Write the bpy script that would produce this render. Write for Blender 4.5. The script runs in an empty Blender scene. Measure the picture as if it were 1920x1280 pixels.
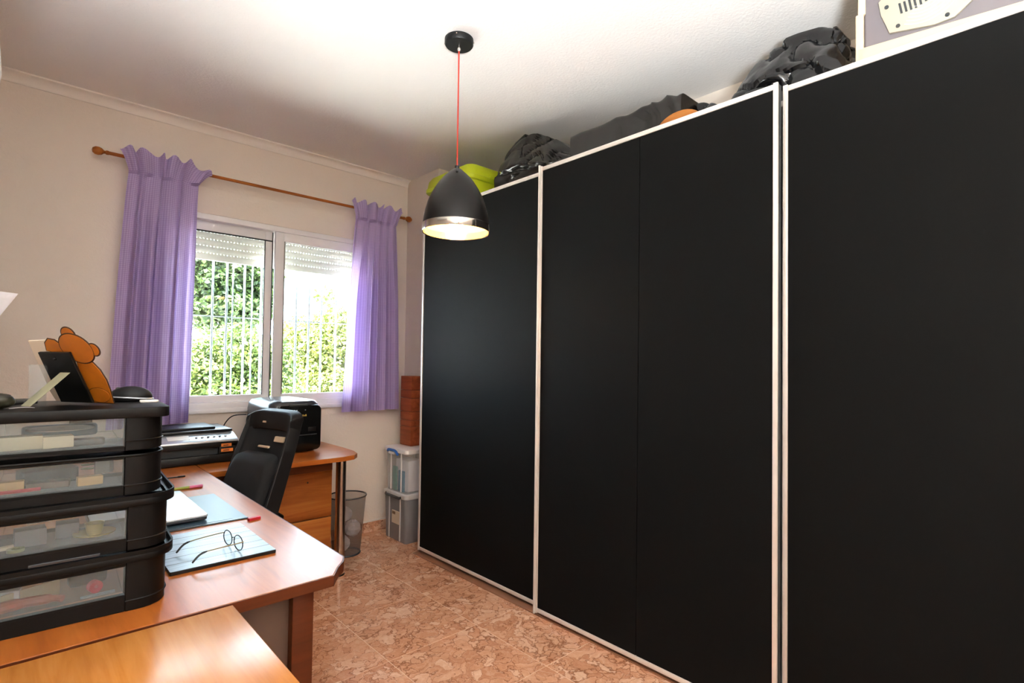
import bpy, bmesh, math, random
from mathutils import Vector, Matrix, noise
random.seed(7)
sc = bpy.context.scene
COL = sc.collection

# ------------------------------------------------------------------ camera
CAMH = 1.30
yaw, pitch, roll = math.radians(42.846), math.radians(1.3676), math.radians(0.7885)
F = Vector((math.sin(yaw)*math.cos(pitch), math.cos(yaw)*math.cos(pitch), math.sin(pitch)))
R0 = Vector((math.cos(yaw), -math.sin(yaw), 0)); U0 = R0.cross(F)
R1 = R0*math.cos(roll) + U0*math.sin(roll); U1 = U0*math.cos(roll) - R0*math.sin(roll)
cd = bpy.data.cameras.new('camera'); cam = bpy.data.objects.new('camera', cd); COL.objects.link(cam)
cam.matrix_world = Matrix(((R1.x, U1.x, -F.x, 0), (R1.y, U1.y, -F.y, 0), (R1.z, U1.z, -F.z, CAMH), (0, 0, 0, 1)))
cd.sensor_width = 36; cd.lens = 1002.0/1920*36; cd.shift_y = 13.9/1920; cd.clip_start = 0.02
sc.camera = cam

# ------------------------------------------------------------------ world, sun, portals, exposure
w = bpy.data.worlds.new('sky'); sc.world = w; w.use_nodes = True
bg = w.node_tree.nodes['Background']; bg.inputs[0].default_value = (0.70, 0.85, 1.0, 1); bg.inputs[1].default_value = 9.0
sd = bpy.data.lights.new('sun', 'SUN'); sun = bpy.data.objects.new('sun', sd); COL.objects.link(sun)
sd.energy = 75; sd.angle = 0.009; sd.color = (1, 0.97, 0.92)
sun.rotation_euler = Vector((0.55, 0.25, -0.80)).to_track_quat('-Z', 'Y').to_euler()
def portal(name, loc, aim, sx, sy):
    l = bpy.data.lights.new(name, 'AREA'); l.shape = 'RECTANGLE'; l.size = sx; l.size_y = sy
    l.cycles.is_portal = True
    o = bpy.data.objects.new(name, l); COL.objects.link(o); o.location = loc
    o.rotation_euler = Vector(aim).to_track_quat('-Z', 'Z').to_euler()
portal('window_portal', (1.295, 3.97, 1.57), (0, -1, 0), 1.3, 1.25)
vs = sc.view_settings
vs.view_transform = 'Standard'; vs.look = 'None'; vs.gamma = 1; vs.use_curve_mapping = False
vs.exposure = 1.1
UPW = 295  # power of the added ceiling fill lamp
sc.cycles.max_bounces = 10; sc.cycles.diffuse_bounces = 6; sc.cycles.glossy_bounces = 5
sc.cycles.transparent_max_bounces = 24; sc.cycles.transmission_bounces = 6
sc.cycles.use_denoising = True; sc.cycles.caustics_reflective = False; sc.cycles.caustics_refractive = False
sc.cycles.sample_clamp_indirect = 12

# ------------------------------------------------------------------ helpers: materials
def S(h):
    v = [int(h[i:i+2], 16)/255 for i in (0, 2, 4)]
    return tuple((c/12.92 if c <= .04045 else ((c+.055)/1.055)**2.4) for c in v) + (1,)
class NM:
    def __init__(s, name):
        s.m = bpy.data.materials.new(name); s.m.use_nodes = True; s.t = s.m.node_tree
        s.b = s.t.nodes['Principled BSDF']; s.out = s.t.nodes['Material Output']
    def n(s, ty, **kw):
        nd = s.t.nodes.new(ty)
        for k, v in kw.items():
            if k in nd.inputs.keys() if isinstance(k, str) else False: nd.inputs[k].default_value = v
            else: setattr(nd, k, v)
        return nd
    def l(s, a, b): s.t.links.new(a, b)
    def set(s, **kw):
        for k, v in kw.items(): s.b.inputs[k.replace('_', ' ')].default_value = v
        return s
    def coord(s, kind='Object', scale=(1, 1, 1), rand=False):
        tc = s.n('ShaderNodeTexCoord'); mp = s.n('ShaderNodeMapping'); mp.inputs['Scale'].default_value = scale
        s.l(tc.outputs[kind], mp.inputs['Vector'])
        if rand:
            oi = s.n('ShaderNodeObjectInfo'); mu = s.n('ShaderNodeMath', operation='MULTIPLY'); mu.inputs[1].default_value = 37.0
            s.l(oi.outputs['Random'], mu.inputs[0]); cb = s.n('ShaderNodeCombineXYZ')
            for i in range(3): s.l(mu.outputs[0], cb.inputs[i])
            s.l(cb.outputs[0], mp.inputs['Location'])
        return mp.outputs['Vector']
    def noise(s, vec, scale, detail=4, rough=.5, dist=0):
        nd = s.n('ShaderNodeTexNoise'); nd.inputs['Scale'].default_value = scale; nd.inputs['Detail'].default_value = detail
        nd.inputs['Roughness'].default_value = rough; nd.inputs['Distortion'].default_value = dist
        if vec: s.l(vec, nd.inputs['Vector'])
        return nd
    def ramp(s, fac, stops):
        r = s.n('ShaderNodeValToRGB'); e = r.color_ramp.elements
        while len(e) < len(stops): e.new(.5)
        for el, (p, c) in zip(e, stops): el.position = p; el.color = c
        s.l(fac, r.inputs[0]); return r.outputs[0]
    def mix(s, fac, a, b, mode='MIX'):
        m = s.n('ShaderNodeMix', data_type='RGBA', blend_type=mode)
        for sock, v in ((m.inputs[0], fac), (m.inputs[6], a), (m.inputs[7], b)):
            if hasattr(v, 'is_output'): s.l(v, sock)
            else: sock.default_value = v
        return m.outputs[2]
    def bump(s, h, strength, dist=.01):
        b = s.n('ShaderNodeBump'); b.inputs['Strength'].default_value = strength; b.inputs['Distance'].default_value = dist
        s.l(h, b.inputs['Height']); s.l(b.outputs[0], s.b.inputs['Normal'])
def pbr(name, col, rough=.5, metal=0, var=0, vscale=8, bump=0, bscale=200, **kw):
    m = NM(name); c = S(col) if isinstance(col, str) else col
    m.set(Base_Color=c, Roughness=rough, Metallic=metal, **kw)
    vec = m.coord()
    if var:
        n = m.noise(vec, vscale)
        d = tuple(max(0, x*(1-var)) for x in c[:3]) + (1,); l = tuple(min(1, x*(1+var)) for x in c[:3]) + (1,)
        m.l(m.ramp(n.outputs['Fac'], [(.3, d), (.7, l)]), m.b.inputs['Base Color'])
    if bump:
        n2 = m.noise(vec, bscale, 5); m.bump(n2.outputs['Fac'], bump, .004)
    return m.m
def wood(name, dark, mid, light, axis='Y', rough=.3, gscale=1.0, coat=0.0):
    m = NM(name); sx = {'X': (1.2, 16, 16), 'Y': (16, 1.2, 16), 'Z': (16, 16, 1.2)}[axis]
    vec = m.coord(scale=tuple(gscale*k for k in sx), rand=True)
    n = m.noise(vec, 1.6, 7, .62, .6)
    c = m.ramp(n.outputs['Fac'], [(.25, S(dark)), (.5, S(mid)), (.78, S(light))])
    m.l(c, m.b.inputs['Base Color']); m.set(Roughness=rough, Coat_Weight=coat, Coat_Roughness=.22, Specular_IOR_Level=.2)
    m.bump(n.outputs['Fac'], .04, .003)
    return m.m
def clear(name, tint, mixf, rough=.15, spec=.5, base=None):
    # clear or milky sheet: part straight-through, part diffuse/gloss
    m = NM(name); tr = m.n('ShaderNodeBsdfTransparent'); tr.inputs[0].default_value = tint
    m.set(Base_Color=base or (.9, .9, .9, 1), Roughness=rough)
    mx = m.n('ShaderNodeMixShader'); mx.inputs[0].default_value = mixf
    m.l(tr.outputs[0], mx.inputs[1]); m.l(m.b.outputs[0], mx.inputs[2]); m.l(mx.outputs[0], m.out.inputs[0])
    return m.m
def glassmat(name, tint=(.97, 1, .99, 1), refl=.06):
    m = NM(name); tr = m.n('ShaderNodeBsdfTransparent'); tr.inputs[0].default_value = tint
    gl = m.n('ShaderNodeBsdfGlossy'); gl.inputs['Roughness'].default_value = .02
    lw = m.n('ShaderNodeFresnel'); lw.inputs[0].default_value = 1.35
    mx = m.n('ShaderNodeMixShader'); m.l(lw.outputs[0], mx.inputs[0]); m.l(tr.outputs[0], mx.inputs[1]); m.l(gl.outputs[0], mx.inputs[2])
    m.l(mx.outputs[0], m.out.inputs[0]); return m.m

# walls and ceiling: rough plaster
def plaster(name, col, b, sc_=160):
    m = NM(name); vec = m.coord(); n = m.noise(vec, sc_, 3, .6); n2 = m.noise(vec, 1.3, 3)
    c = S(col); d = tuple(x*.95 for x in c[:3]) + (1,)
    m.l(m.ramp(n2.outputs['Fac'], [(.35, d), (.65, c)]), m.b.inputs['Base Color']); m.set(Roughness=.9)
    m.bump(n.outputs['Fac'], b, .006); return m.m
M = {}
M['wall'] = plaster('wall_plaster', 'e6dbcf', .35, 60)
M['pillar'] = plaster('pillar_plaster', 'ddd0c4', .2, 60)
M['ceiling'] = plaster('ceiling_plaster', 'efece8', .3, 75)
M['cove'] = plaster('cove_plaster', 'ece5dc', .1)
# floor tile: terracotta coloured marble print
def tile_mat():
    m = NM('terracotta_marble_tile'); vec = m.coord(rand=True)
    n0 = m.noise(vec, 7, 4, .55)
    mp = m.n('ShaderNodeMix', data_type='RGBA', blend_type='LINEAR_LIGHT'); mp.inputs[0].default_value = .16
    m.l(vec, mp.inputs[6]); m.l(n0.outputs['Color'], mp.inputs[7])
    v = m.n('ShaderNodeTexVoronoi', feature='DISTANCE_TO_EDGE'); v.inputs['Scale'].default_value = 15; m.l(mp.outputs[2], v.inputs['Vector'])
    vc = m.n('ShaderNodeTexVoronoi', feature='F1'); vc.inputs['Scale'].default_value = 15; m.l(mp.outputs[2], vc.inputs['Vector'])
    sep = m.n('ShaderNodeSeparateColor'); m.l(vc.outputs['Color'], sep.inputs[0])
    base = m.ramp(sep.outputs[0], [(0, S('bd8463')), (.35, S('cd9573')), (.7, S('d9a787')), (1, S('e8c2a7'))])
    n1 = m.noise(mp.outputs[2], 26, 6, .65, 1.0)
    base2 = m.mix(.4, base, m.ramp(n1.outputs['Fac'], [(.3, S('b07452')), (.5, S('d09a78')), (.72, S('efd0b8'))]))
    n2 = m.noise(vec, 5, 3); vth = m.n('ShaderNodeMath', operation='MULTIPLY'); m.l(v.outputs[0], vth.inputs[0])
    rp = m.ramp(n2.outputs['Fac'], [(.35, (3.5, 3.5, 3.5, 1)), (.62, (.9, .9, .9, 1))]); m.l(rp, vth.inputs[1])
    vein = m.ramp(vth.outputs[0], [(.0, (.9, .9, .9, 1)), (.10, (0, 0, 0, 1))])
    col = m.mix(vein, base2, S('8a5538'))
    m.l(col, m.b.inputs['Base Color']); m.set(Roughness=.16, IOR=1.45)
    return m.m
M['tile'] = tile_mat()
M['grout'] = pbr('grout', 'e2bfa2', .8)
M['white_alu'] = pbr('white_window_frame', 'e9e7e6', .35)
M['alu'] = pbr('pale_aluminium', 'e2dbd4', .38, .25)
M['alu_side'] = pbr('grey_aluminium', '9a948c', .35, .9)  # mid-grey metal for a sash strip and some printer buttons
M['ward'] = pbr('matt_black_board', '101010', .6, Specular_IOR_Level=.06, bump=.03, bscale=400)
M['ward_side'] = pbr('white_board', 'd9d6d2', .6)
M['gasket'] = pbr('dark_gasket', '23282a', .6)
M['pane'] = glassmat('window_glass')
M['shutter'] = pbr('shutter_slat', 'eeebe4', .5)
M['bar'] = pbr('grille_bar', '9aa4aa', .45, .2)
M['rod'] = wood('curtain_rod_wood', '80441a', 'a05c26', 'b87436', 'X', .3)
M['cherry'] = wood('cherry_desk_laminate', '8f4a1a', 'a65c24', 'b56d31', 'Y', .3, coat=.08)
M['cherry_x'] = wood('cherry_desk_laminate_cross', '8f4a1a', 'a65c24', 'b56d31', 'X', .3, coat=.08)
M['cherry_edge'] = wood('cherry_desk_edge', '48200c', '562811', '653216', 'X', .4)
M['drawer_wood'] = wood('pine_drawer_front', '7a3d16', 'ab622a', 'c98848', 'X', .38, .55)
M['beech'] = wood('beech_cabinet_top', 'ad6a2a', 'bd7b38', 'ca8b49', 'Y', .27, 1.2, coat=.08)
M['dark_panel'] = pbr('grey_brown_end_panel', '5b463a', .45)
M['chrome'] = pbr('chrome', 'cfcac4', .12, 1)
M['steel'] = pbr('satin_steel_leg', 'b9aca0', .25, 1)
M['black'] = pbr('black_plastic', '0d0d0e', .38, Specular_IOR_Level=.4)
M['black_soft'] = pbr('black_soft_plastic', '101012', .5, Specular_IOR_Level=.3)
M['black_gloss'] = pbr('black_gloss_plastic', '0e0f10', .16)
M['black_fabric'] = pbr('black_fabric', '0c0d10', .85, bump=.4, bscale=900)
M['gunmetal'] = pbr('dark_grey_gloss_plastic', '35363b', .25)
M['silver'] = pbr('silver_plastic', 'c9d0d6', .25, .4)
M['white'] = pbr('white_plastic', 'e8e6e2', .4)
M['paper'] = pbr('white_paper', 'ece9ee', .8)
M['cream'] = pbr('cream_plastic', 'c9b496', .45)
M['tan'] = pbr('tan_plastic', 'c2a98d', .5)
M['cord_red'] = pbr('red_cord', 'c23020', .6)
M['lime'] = pbr('lime_plastic', 'b9c81e', .4, var=.05)
M['lamp_black'] = pbr('lamp_black_lacquer', '0e0b0a', .32, Specular_IOR_Level=.3)
M['lamp_in'] = pbr('lamp_inner_gold', 'f3d6a4', .5)
M['bag'] = pbr('black_polythene', '08080a', .2, bump=.2, bscale=22)
M['bag_grey'] = pbr('dusty_black_polythene', '14110f', .22, bump=.2, bscale=22)
M['orange'] = pbr('orange_painted_board', 'b4670f', .5, var=.12, vscale=25)
M['outline'] = pbr('dark_brown_outline', '3a1d0a', .6)
M['board_white'] = pbr('cream_white_board', 'ead9c6', .6)
M['easel'] = pbr('grey_green_card', 'a5a488', .7)
M['drawer_clear'] = clear('milky_clear_drawer', (.88, .92, .93, 1), .09, .35, base=(.75, .82, .82, 1))
M['box_clear'] = clear('clear_storage_plastic', (.95, .97, .97, 1), .25, .2, base=(.85, .86, .86, 1))
M['box_smoke'] = clear('smoky_storage_plastic', (.6, .6, .62, 1), .7, .25, base=(.32, .32, .33, 1))
M['bin_mesh'] = clear('fine_wire_mesh', (.9, .88, .85, 1), .42, .4, base=(.22, .2, .2, 1))
M['glass'] = clear('drinking_glass', (.96, .98, .99, 1), .05, .05)
M['lens'] = glassmat('spectacle_lens', (.95, .97, 1, 1))
def curtain_mat():
    m = NM('lilac_checked_cotton'); tc = m.n('ShaderNodeTexCoord')
    sep = m.n('ShaderNodeSeparateXYZ'); m.l(tc.outputs['UV'], sep.inputs[0])
    ws = []
    for i in (0, 1):
        mu = m.n('ShaderNodeMath', operation='MULTIPLY'); mu.inputs[1].default_value = 2*math.pi/.0105; m.l(sep.outputs[i], mu.inputs[0])
        sn = m.n('ShaderNodeMath', operation='SINE'); m.l(mu.outputs[0], sn.inputs[0]); ws.append(sn.outputs[0])
    ad = m.n('ShaderNodeMath', operation='ADD'); m.l(ws[0], ad.inputs[0]); m.l(ws[1], ad.inputs[1])
    mr = m.n('ShaderNodeMapRange'); mr.inputs[1].default_value = -1.2; mr.inputs[2].default_value = 1.6; m.l(ad.outputs[0], mr.inputs[0])
    c = m.mix(mr.outputs[0], S('b39dd2'), S('d2c2ea'))
    m.l(c, m.b.inputs['Base Color']); m.set(Roughness=.85)
    tl = m.n('ShaderNodeBsdfTranslucent'); m.l(c, tl.inputs[0])
    mx = m.n('ShaderNodeMixShader'); mx.inputs[0].default_value = .38
    m.l(m.b.outputs[0], mx.inputs[1]); m.l(tl.outputs[0], mx.inputs[2]); m.l(mx.outputs[0], m.out.inputs[0])
    return m.m
M['curtain'] = curtain_mat()
def leaf_mat(name, a, b, c):
    m = NM(name); g = m.n('ShaderNodeNewGeometry')
    col = m.ramp(g.outputs['Random Per Island'], [(0, S(a)), (.5, S(b)), (1, S(c))])
    m.l(col, m.b.inputs['Base Color']); m.set(Roughness=.55)
    tl = m.n('ShaderNodeBsdfTranslucent'); m.l(col, tl.inputs[0])
    mx = m.n('ShaderNodeMixShader'); mx.inputs[0].default_value = .3
    m.l(m.b.outputs[0], mx.inputs[1]); m.l(tl.outputs[0], mx.inputs[2]); m.l(mx.outputs[0], m.out.inputs[0])
    return m.m
M['leaf_dark'] = leaf_mat('dark_leaf', '22301a', '34471f', '4d5f2c')
M['leaf_mid'] = leaf_mat('mid_leaf', '30411a', '45551f', '5b672c')
M['leaf_yellow'] = leaf_mat('yellow_leaf', '4a5722', '616a2c', '7a7a42')
M['bark'] = pbr('bark', '4a3b2c', .9, bump=.6, bscale=40)
M['ground'] = pbr('dry_ground', 'd2cdc6', .95, var=.15, vscale=3)

# ------------------------------------------------------------------ helpers: geometry
class MB:
    def __init__(s): s.v = []; s.f = []; s.uv = None
    def add(s, vs, fs):
        o = len(s.v); s.v += [tuple(p) for p in vs]; s.f += [tuple(i+o for i in f) for f in fs]; return s
    def box(s, x0, x1, y0, y1, z0, z1):
        return s.add([(x0,y0,z0),(x1,y0,z0),(x1,y1,z0),(x0,y1,z0),(x0,y0,z1),(x1,y0,z1),(x1,y1,z1),(x0,y1,z1)],
                     [(0,3,2,1),(4,5,6,7),(0,1,5,4),(1,2,6,5),(2,3,7,6),(3,0,4,7)])
    def hexa(s, p):      # 8 corner points ordered as box
        return s.add(p, [(0,3,2,1),(4,5,6,7),(0,1,5,4),(1,2,6,5),(2,3,7,6),(3,0,4,7)])
    def prism(s, poly, a0, a1, axis='z'):
        f = {'z': lambda p, a: (p[0], p[1], a), 'y': lambda p, a: (p[0], a, p[1]), 'x': lambda p, a: (a, p[0], p[1])}[axis]
        n = len(poly); vs = [f(p, a0) for p in poly] + [f(p, a1) for p in poly]
        fs = [tuple(range(n-1, -1, -1)), tuple(range(n, 2*n))] + [(i, (i+1) % n, n+(i+1) % n, n+i) for i in range(n)]
        return s.add(vs, fs)
    def lathe(s, prof, seg=32, c=(0, 0, 0), cap=False):
        vs = []; fs = []; m = len(prof)
        for k in range(seg):
            a = 2*math.pi*k/seg
            for r, z in prof: vs.append((c[0]+r*math.cos(a), c[1]+r*math.sin(a), c[2]+z))
        for k in range(seg):
            k2 = (k+1) % seg
            for i in range(m-1): fs.append((k*m+i, k2*m+i, k2*m+i+1, k*m+i+1))
        if cap:
            fs.append(tuple(k*m for k in range(seg-1, -1, -1))); fs.append(tuple(k*m+m-1 for k in range(seg)))
        return s.add(vs, fs)
    def tube(s, pts, r, seg=8, cap=True):
        P = [Vector(p) for p in pts]; n = len(P); rr = r if isinstance(r, (list, tuple)) else [r]*n
        vs = []; fs = []; up = None
        for i in range(n):
            t = (P[min(i+1, n-1)]-P[max(i-1, 0)]).normalized()
            if up is None: up = t.orthogonal().normalized()
            up = (up - t*up.dot(t)).normalized(); b = t.cross(up)
            for k in range(seg):
                a = 2*math.pi*k/seg; vs.append(P[i] + (up*math.cos(a)+b*math.sin(a))*rr[i])
        for i in range(n-1):
            for k in range(seg):
                k2 = (k+1) % seg; fs.append((i*seg+k, i*seg+k2, (i+1)*seg+k2, (i+1)*seg+k))
        if cap: fs.append(tuple(range(seg-1, -1, -1))); fs.append(tuple((n-1)*seg+k for k in range(seg)))
        return s.add(vs, fs)
    def grid(s, fn, nu, nv):
        vs = [fn(i/nu, j/nv) for j in range(nv+1) for i in range(nu+1)]
        fs = [(j*(nu+1)+i, j*(nu+1)+i+1, (j+1)*(nu+1)+i+1, (j+1)*(nu+1)+i) for j in range(nv) for i in range(nu)]
        return s.add(vs, fs)
    def ball(s, c, r, nu=20, nv=12, disp=None):
        r = r if isinstance(r, (list, tuple)) else (r, r, r); vs = [(c[0], c[1], c[2]-r[2])]; fs = []
        for j in range(1, nv):
            t = math.pi*j/nv - math.pi/2
            for i in range(nu):
                a = 2*math.pi*i/nu
                d = Vector((math.cos(t)*math.cos(a), math.cos(t)*math.sin(a), math.sin(t)))
                k = disp(d) if disp else 1
                vs.append((c[0]+r[0]*d.x*k, c[1]+r[1]*d.y*k, c[2]+r[2]*d.z*k))
        vs.append((c[0], c[1], c[2]+r[2])); L = len(vs)-1
        for i in range(nu):
            fs.append((0, 1+(i+1) % nu, 1+i)); fs.append((L, L-nu+i, L-nu+(i+1) % nu))
        for j in range(nv-2):
            for i in range(nu):
                a = 1+j*nu; fs.append((a+i, a+(i+1) % nu, a+nu+(i+1) % nu, a+nu+i))
        return s.add(vs, fs)
    def mesh(s, name, bevel=0, seg=2, smooth=35, weld=False):
        me = bpy.data.meshes.new(name); me.from_pydata(s.v, [], s.f); me.update()
        bm = bmesh.new(); bm.from_mesh(me)
        if weld: bmesh.ops.remove_doubles(bm, verts=bm.verts, dist=1e-5)
        bmesh.ops.recalc_face_normals(bm, faces=bm.faces)
        if bevel:
            ed = [e for e in bm.edges if len(e.link_faces) == 2 and e.calc_face_angle(0) > .5]
            bmesh.ops.bevel(bm, geom=ed, offset=bevel, segments=seg, affect='EDGES', profile=.5, clamp_overlap=True)
        bm.to_mesh(me); bm.free()
        if smooth:
            me.shade_smooth(); me.set_sharp_from_angle(angle=math.radians(smooth))
        return me
    def build(s, name, mat, parent=None, bevel=0, seg=2, smooth=35, loc=None, weld=False):
        me = s.mesh(name, bevel, seg, smooth, weld); me.materials.append(M[mat] if isinstance(mat, str) else mat)
        o = bpy.data.objects.new(name, me); COL.objects.link(o)
        if parent: o.parent = parent
        if loc: o.location = loc
        return o
def box(*a): return MB().box(*a)
def tag(o, label, cat, group=None):
    o['label'] = label; o['category'] = cat
    if group: o['group'] = group
    return o
def thing(name, label, cat, loc=(0, 0, 0), rz=0, group=None):
    o = bpy.data.objects.new(name, None); COL.objects.link(o); o.location = loc; o.rotation_euler = (0, 0, rz)
    o.empty_display_size = .05
    return tag(o, label, cat, group)
def struct(o): o['kind'] = 'structure'; return o
def sempty(name, loc=(0, 0, 0)):
    o = bpy.data.objects.new(name, None); COL.objects.link(o); o.location = loc; o.empty_display_size = .05
    return struct(o)
def rrect(x0, x1, y0, y1, r, n=6):
    rs = r if isinstance(r, (list, tuple)) else [r]*4; out = []
    for (cx, cy, a0), rr in zip(((x1, y0, -90), (x1, y1, 0), (x0, y1, 90), (x0, y0, 180)), rs):
        sx = -1 if cx == x1 else 1; sy = -1 if cy == y1 else 1
        if rr <= 0: out.append((cx, cy)); continue
        for k in range(n+1):
            a = math.radians(a0+90*k/n); out.append((cx+sx*rr+rr*math.cos(a), cy+sy*rr+rr*math.sin(a)))
    return out
def smoothstep(a, b, x):
    t = max(0, min(1, (x-a)/(b-a))); return t*t*(3-2*t)
def spline(pts, n=10):
    P = [Vector(p) for p in pts]; P = [P[0]] + P + [P[-1]]; out = []
    for i in range(1, len(P)-2):
        for k in range(n):
            t = k/n; a, b, c, d = P[i-1:i+3]
            out.append(.5*((2*b)+(c-a)*t+(2*a-5*b+4*c-d)*t*t+(3*b-a-3*c+d)*t**3))
    out.append(P[-2]); return out

# ------------------------------------------------------------------ room shell
XL, XR, YB, YW, H = -0.34, 2.66, -1.30, 3.71, 2.735
WX0, WX1, WZ0, WZ1 = 0.66, 1.93, 0.965, 2.188           # window opening
YO = 3.97                                               # outer face of the window wall
floor = struct(box(XL-.2, XR+.2, YB-.2, YO, -.12, -.0015).build('floor', 'grout'))
tx, ty = .485, .475
xs = [1.215+tx*k for k in range(-4, 5)]; ys = [2.065+ty*k for k in range(-8, 5)]
shared = {}
for x in xs:
    for y in ys:
        a0, a1, b0, b1 = max(x, XL), min(x+tx, XR), max(y, YB), min(y+ty, YW)
        if a1-a0 < .02 or b1-b0 < .02: continue
        key = (round(a1-a0, 3), round(b1-b0, 3))
        if key not in shared:
            shared[key] = box(.0016, a1-a0-.0016, .0016, b1-b0-.0016, -.012, 0).mesh('tile', .0012, 1); shared[key].materials.append(M['tile'])
        o = bpy.data.objects.new('tile', shared[key]); COL.objects.link(o); o.parent = floor; o.location = (a0, b0, 0)
struct(box(XL-.2, XR+.2, YB-.2, YO+.05, H, H+.25).build('ceiling', 'ceiling'))
ww = MB()
ww.box(XL-.2, WX0, YW, YO, -.12, H+.05).box(WX1, XR+.2, YW, YO, -.12, H+.05).box(WX0, WX1, YW, YO, -.12, WZ0).box(WX0, WX1, YW, YO, WZ1, H+.05)
struct(ww.build('wall_window', 'wall', smooth=0))
struct(box(XR, XR+.2, YB, YW, -.12, H+.05).build('wall_right', 'wall'))
struct(box(XL-.2, XR+.2, YB-.2, YB, -.12, H+.05).build('wall_back', 'wall'))
struct(box(XL-.2, XL, YB, YW, -.12, H+.05).build('wall_left', 'wall'))
struct(box(2.272, XR, 3.28, YW, 0, H).build('wall_pillar', 'pillar', bevel=.006))
# plaster coving along ceiling
def cove_profile(r=.052, n=6):
    p = [(0, 0), (0, -r), (.008, -r), (.010, -r+.006)]
    for k in range(n+1):
        a = math.pi + (math.pi/2)*(-k/n); p.append((r-.006+(r-.016)*math.cos(a), -r+.006+(r-.016)*math.sin(a)))
    return p + [(r, -.008), (r, 0)]
cv = MB(); pr = cove_profile()
cv.prism([(YW-d, H+z) for d, z in pr], XL, XR, 'x')
struct(cv.build('trim_1', 'cove'))
cv = MB(); cv.prism([(XL+d, H+z) for d, z in pr], YB, YW-.05, 'y'); struct(cv.build('trim_2', 'cove'))
# baseboard of floor-tile strips
bb = sempty('baseboard_window', (0, YW, 0))
for k in range(7):
    a0 = max(XL, XL+.02+.485*(k-1)+.32); a1 = min(2.27, XL+.02+.485*k+.32)
    if a1-a0 > .05: box(a0+.001, a1-.001, -.011, 0, 0, .074).build('tile', 'tile', bb, .002, 1)
box(XL, 2.27, -.006, 0, .074, .086).build('plaster_edge', 'cove', bb)

# ------------------------------------------------------------------ window with sliding sashes
win = sempty('window_1', (WX0, 3.705, 0))
W_ = WX1-WX0
def framebars(x0, x1, z0, z1, y0, y1, l, r, b, t):
    m = MB(); m.box(x0, x0+l, y0, y1, z0, z1).box(x1-r, x1, y0, y1, z0, z1).box(x0+l, x1-r, y0, y1, z0, z0+b).box(x0+l, x1-r, y0, y1, z1-t, z1); return m
framebars(0, W_, WZ0, WZ1, -.012, .09, .035, .035, .055, .035).build('frame', 'white_alu', win, .003)
mid = 1.282-WX0
sl = framebars(.03, mid-.028, WZ0+.045, WZ1-.03, .038, .062, .045, .048, .052, .066).build('sash', 'white_alu', win, .002)
box(.07, mid-.07, .047, .052, WZ0+.09, WZ1-.09).build('pane', 'pane', sl)
gk = MB(); gk.box(.075, mid-.03, .034, .0395, WZ1-.103, WZ1-.094).box(mid-.082, mid-.077, .034, .0395, WZ0+.095, WZ1-.1).box(mid-.034, mid-.029, .030, .037, WZ0+.06, WZ1-.04)
gk.build('gasket', 'gasket', sl)
sr = framebars(mid-.022, W_-.03, WZ0+.045, WZ1-.03, .002, .028, .056, .045, .052, .064).build('sash', 'white_alu', win, .002)
box(mid+.025, W_-.07, .013, .018, WZ0+.09, WZ1-.09).build('pane', 'pane', sr)
box(mid+.034, mid+.040, -.001, .012, WZ0+.097, WZ1-.094).build('gasket', 'alu_side', sr)
framebars(-.005, W_+.005, WZ0-.002, WZ0+.012, -.02, 0, .0, .0, .005, .005)
box(-.02, W_+.02, -.006, .006, WZ1+.002, WZ1+.165).build('shutter_box_cover', 'wall', win, .002)
box(-.01, W_+.01, -.018, .01, WZ0-.01, WZ0+.018).build('sill_strip', 'white_alu', win, .003)
# roller shutter, lowered a little
sh = thing('roller_shutter', 'off-white roller shutter lowered a little behind the window glass', 'shutter', (WX0, 3.845, 1.925))
box(.0, W_, -.008, .008, 0, .042).build('bottom_bar', 'shutter', sh, .004)
slat = MB(); n = 8
prof = [(-.007-.006*math.sin(math.pi*k/n), .038*k/n) for k in range(n+1)] + [(.006, .038), (.006, 0)]
slat.prism(prof, 0.0, W_, 'x'); sm = slat.mesh('slat'); sm.materials.append(M['shutter'])
hs = MB()
for k in range(int(W_/.020)): hs.box(.003+.020*k, .003+.020*k+.0145, -.004, .002, 0, .007)
hm = hs.mesh('hinge_strip', smooth=0); hm.materials.append(M['shutter'])
for k in range(5):
    z = .042+.045*k
    h_ = bpy.data.objects.new('hinge_strip', hm); COL.objects.link(h_); h_.parent = sh; h_.location = (0, 0, z)
    s_ = bpy.data.objects.new('slat', sm); COL.objects.link(s_); s_.parent = sh; s_.location = (0, 0, z+.007)
# security grille
gr = thing('window_grille', 'pale metal security grille of vertical bars outside the window', 'grille', (0, 3.945, .93))
for i, x in enumerate((.71, .825, .945, 1.03, 1.14, 1.25, 1.37, 1.495, 1.59, 1.685, 1.80, 1.90)):
    box(x-.006, x+.006, -.006, .006, .035, 1.26).build('bar', 'bar', gr, .002, 1)
for x in (1.072, 1.195): box(x-.004, x+.004, .010, .018, .035, 1.26).build('bar', 'bar', gr)  # thin extra bars standing in for reflections of the grille
for z in (.10, .645, 1.2): box(WX0, WX1, .006, .010, z-.004, z+.004).build('cross_rail', 'bar', gr)

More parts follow.
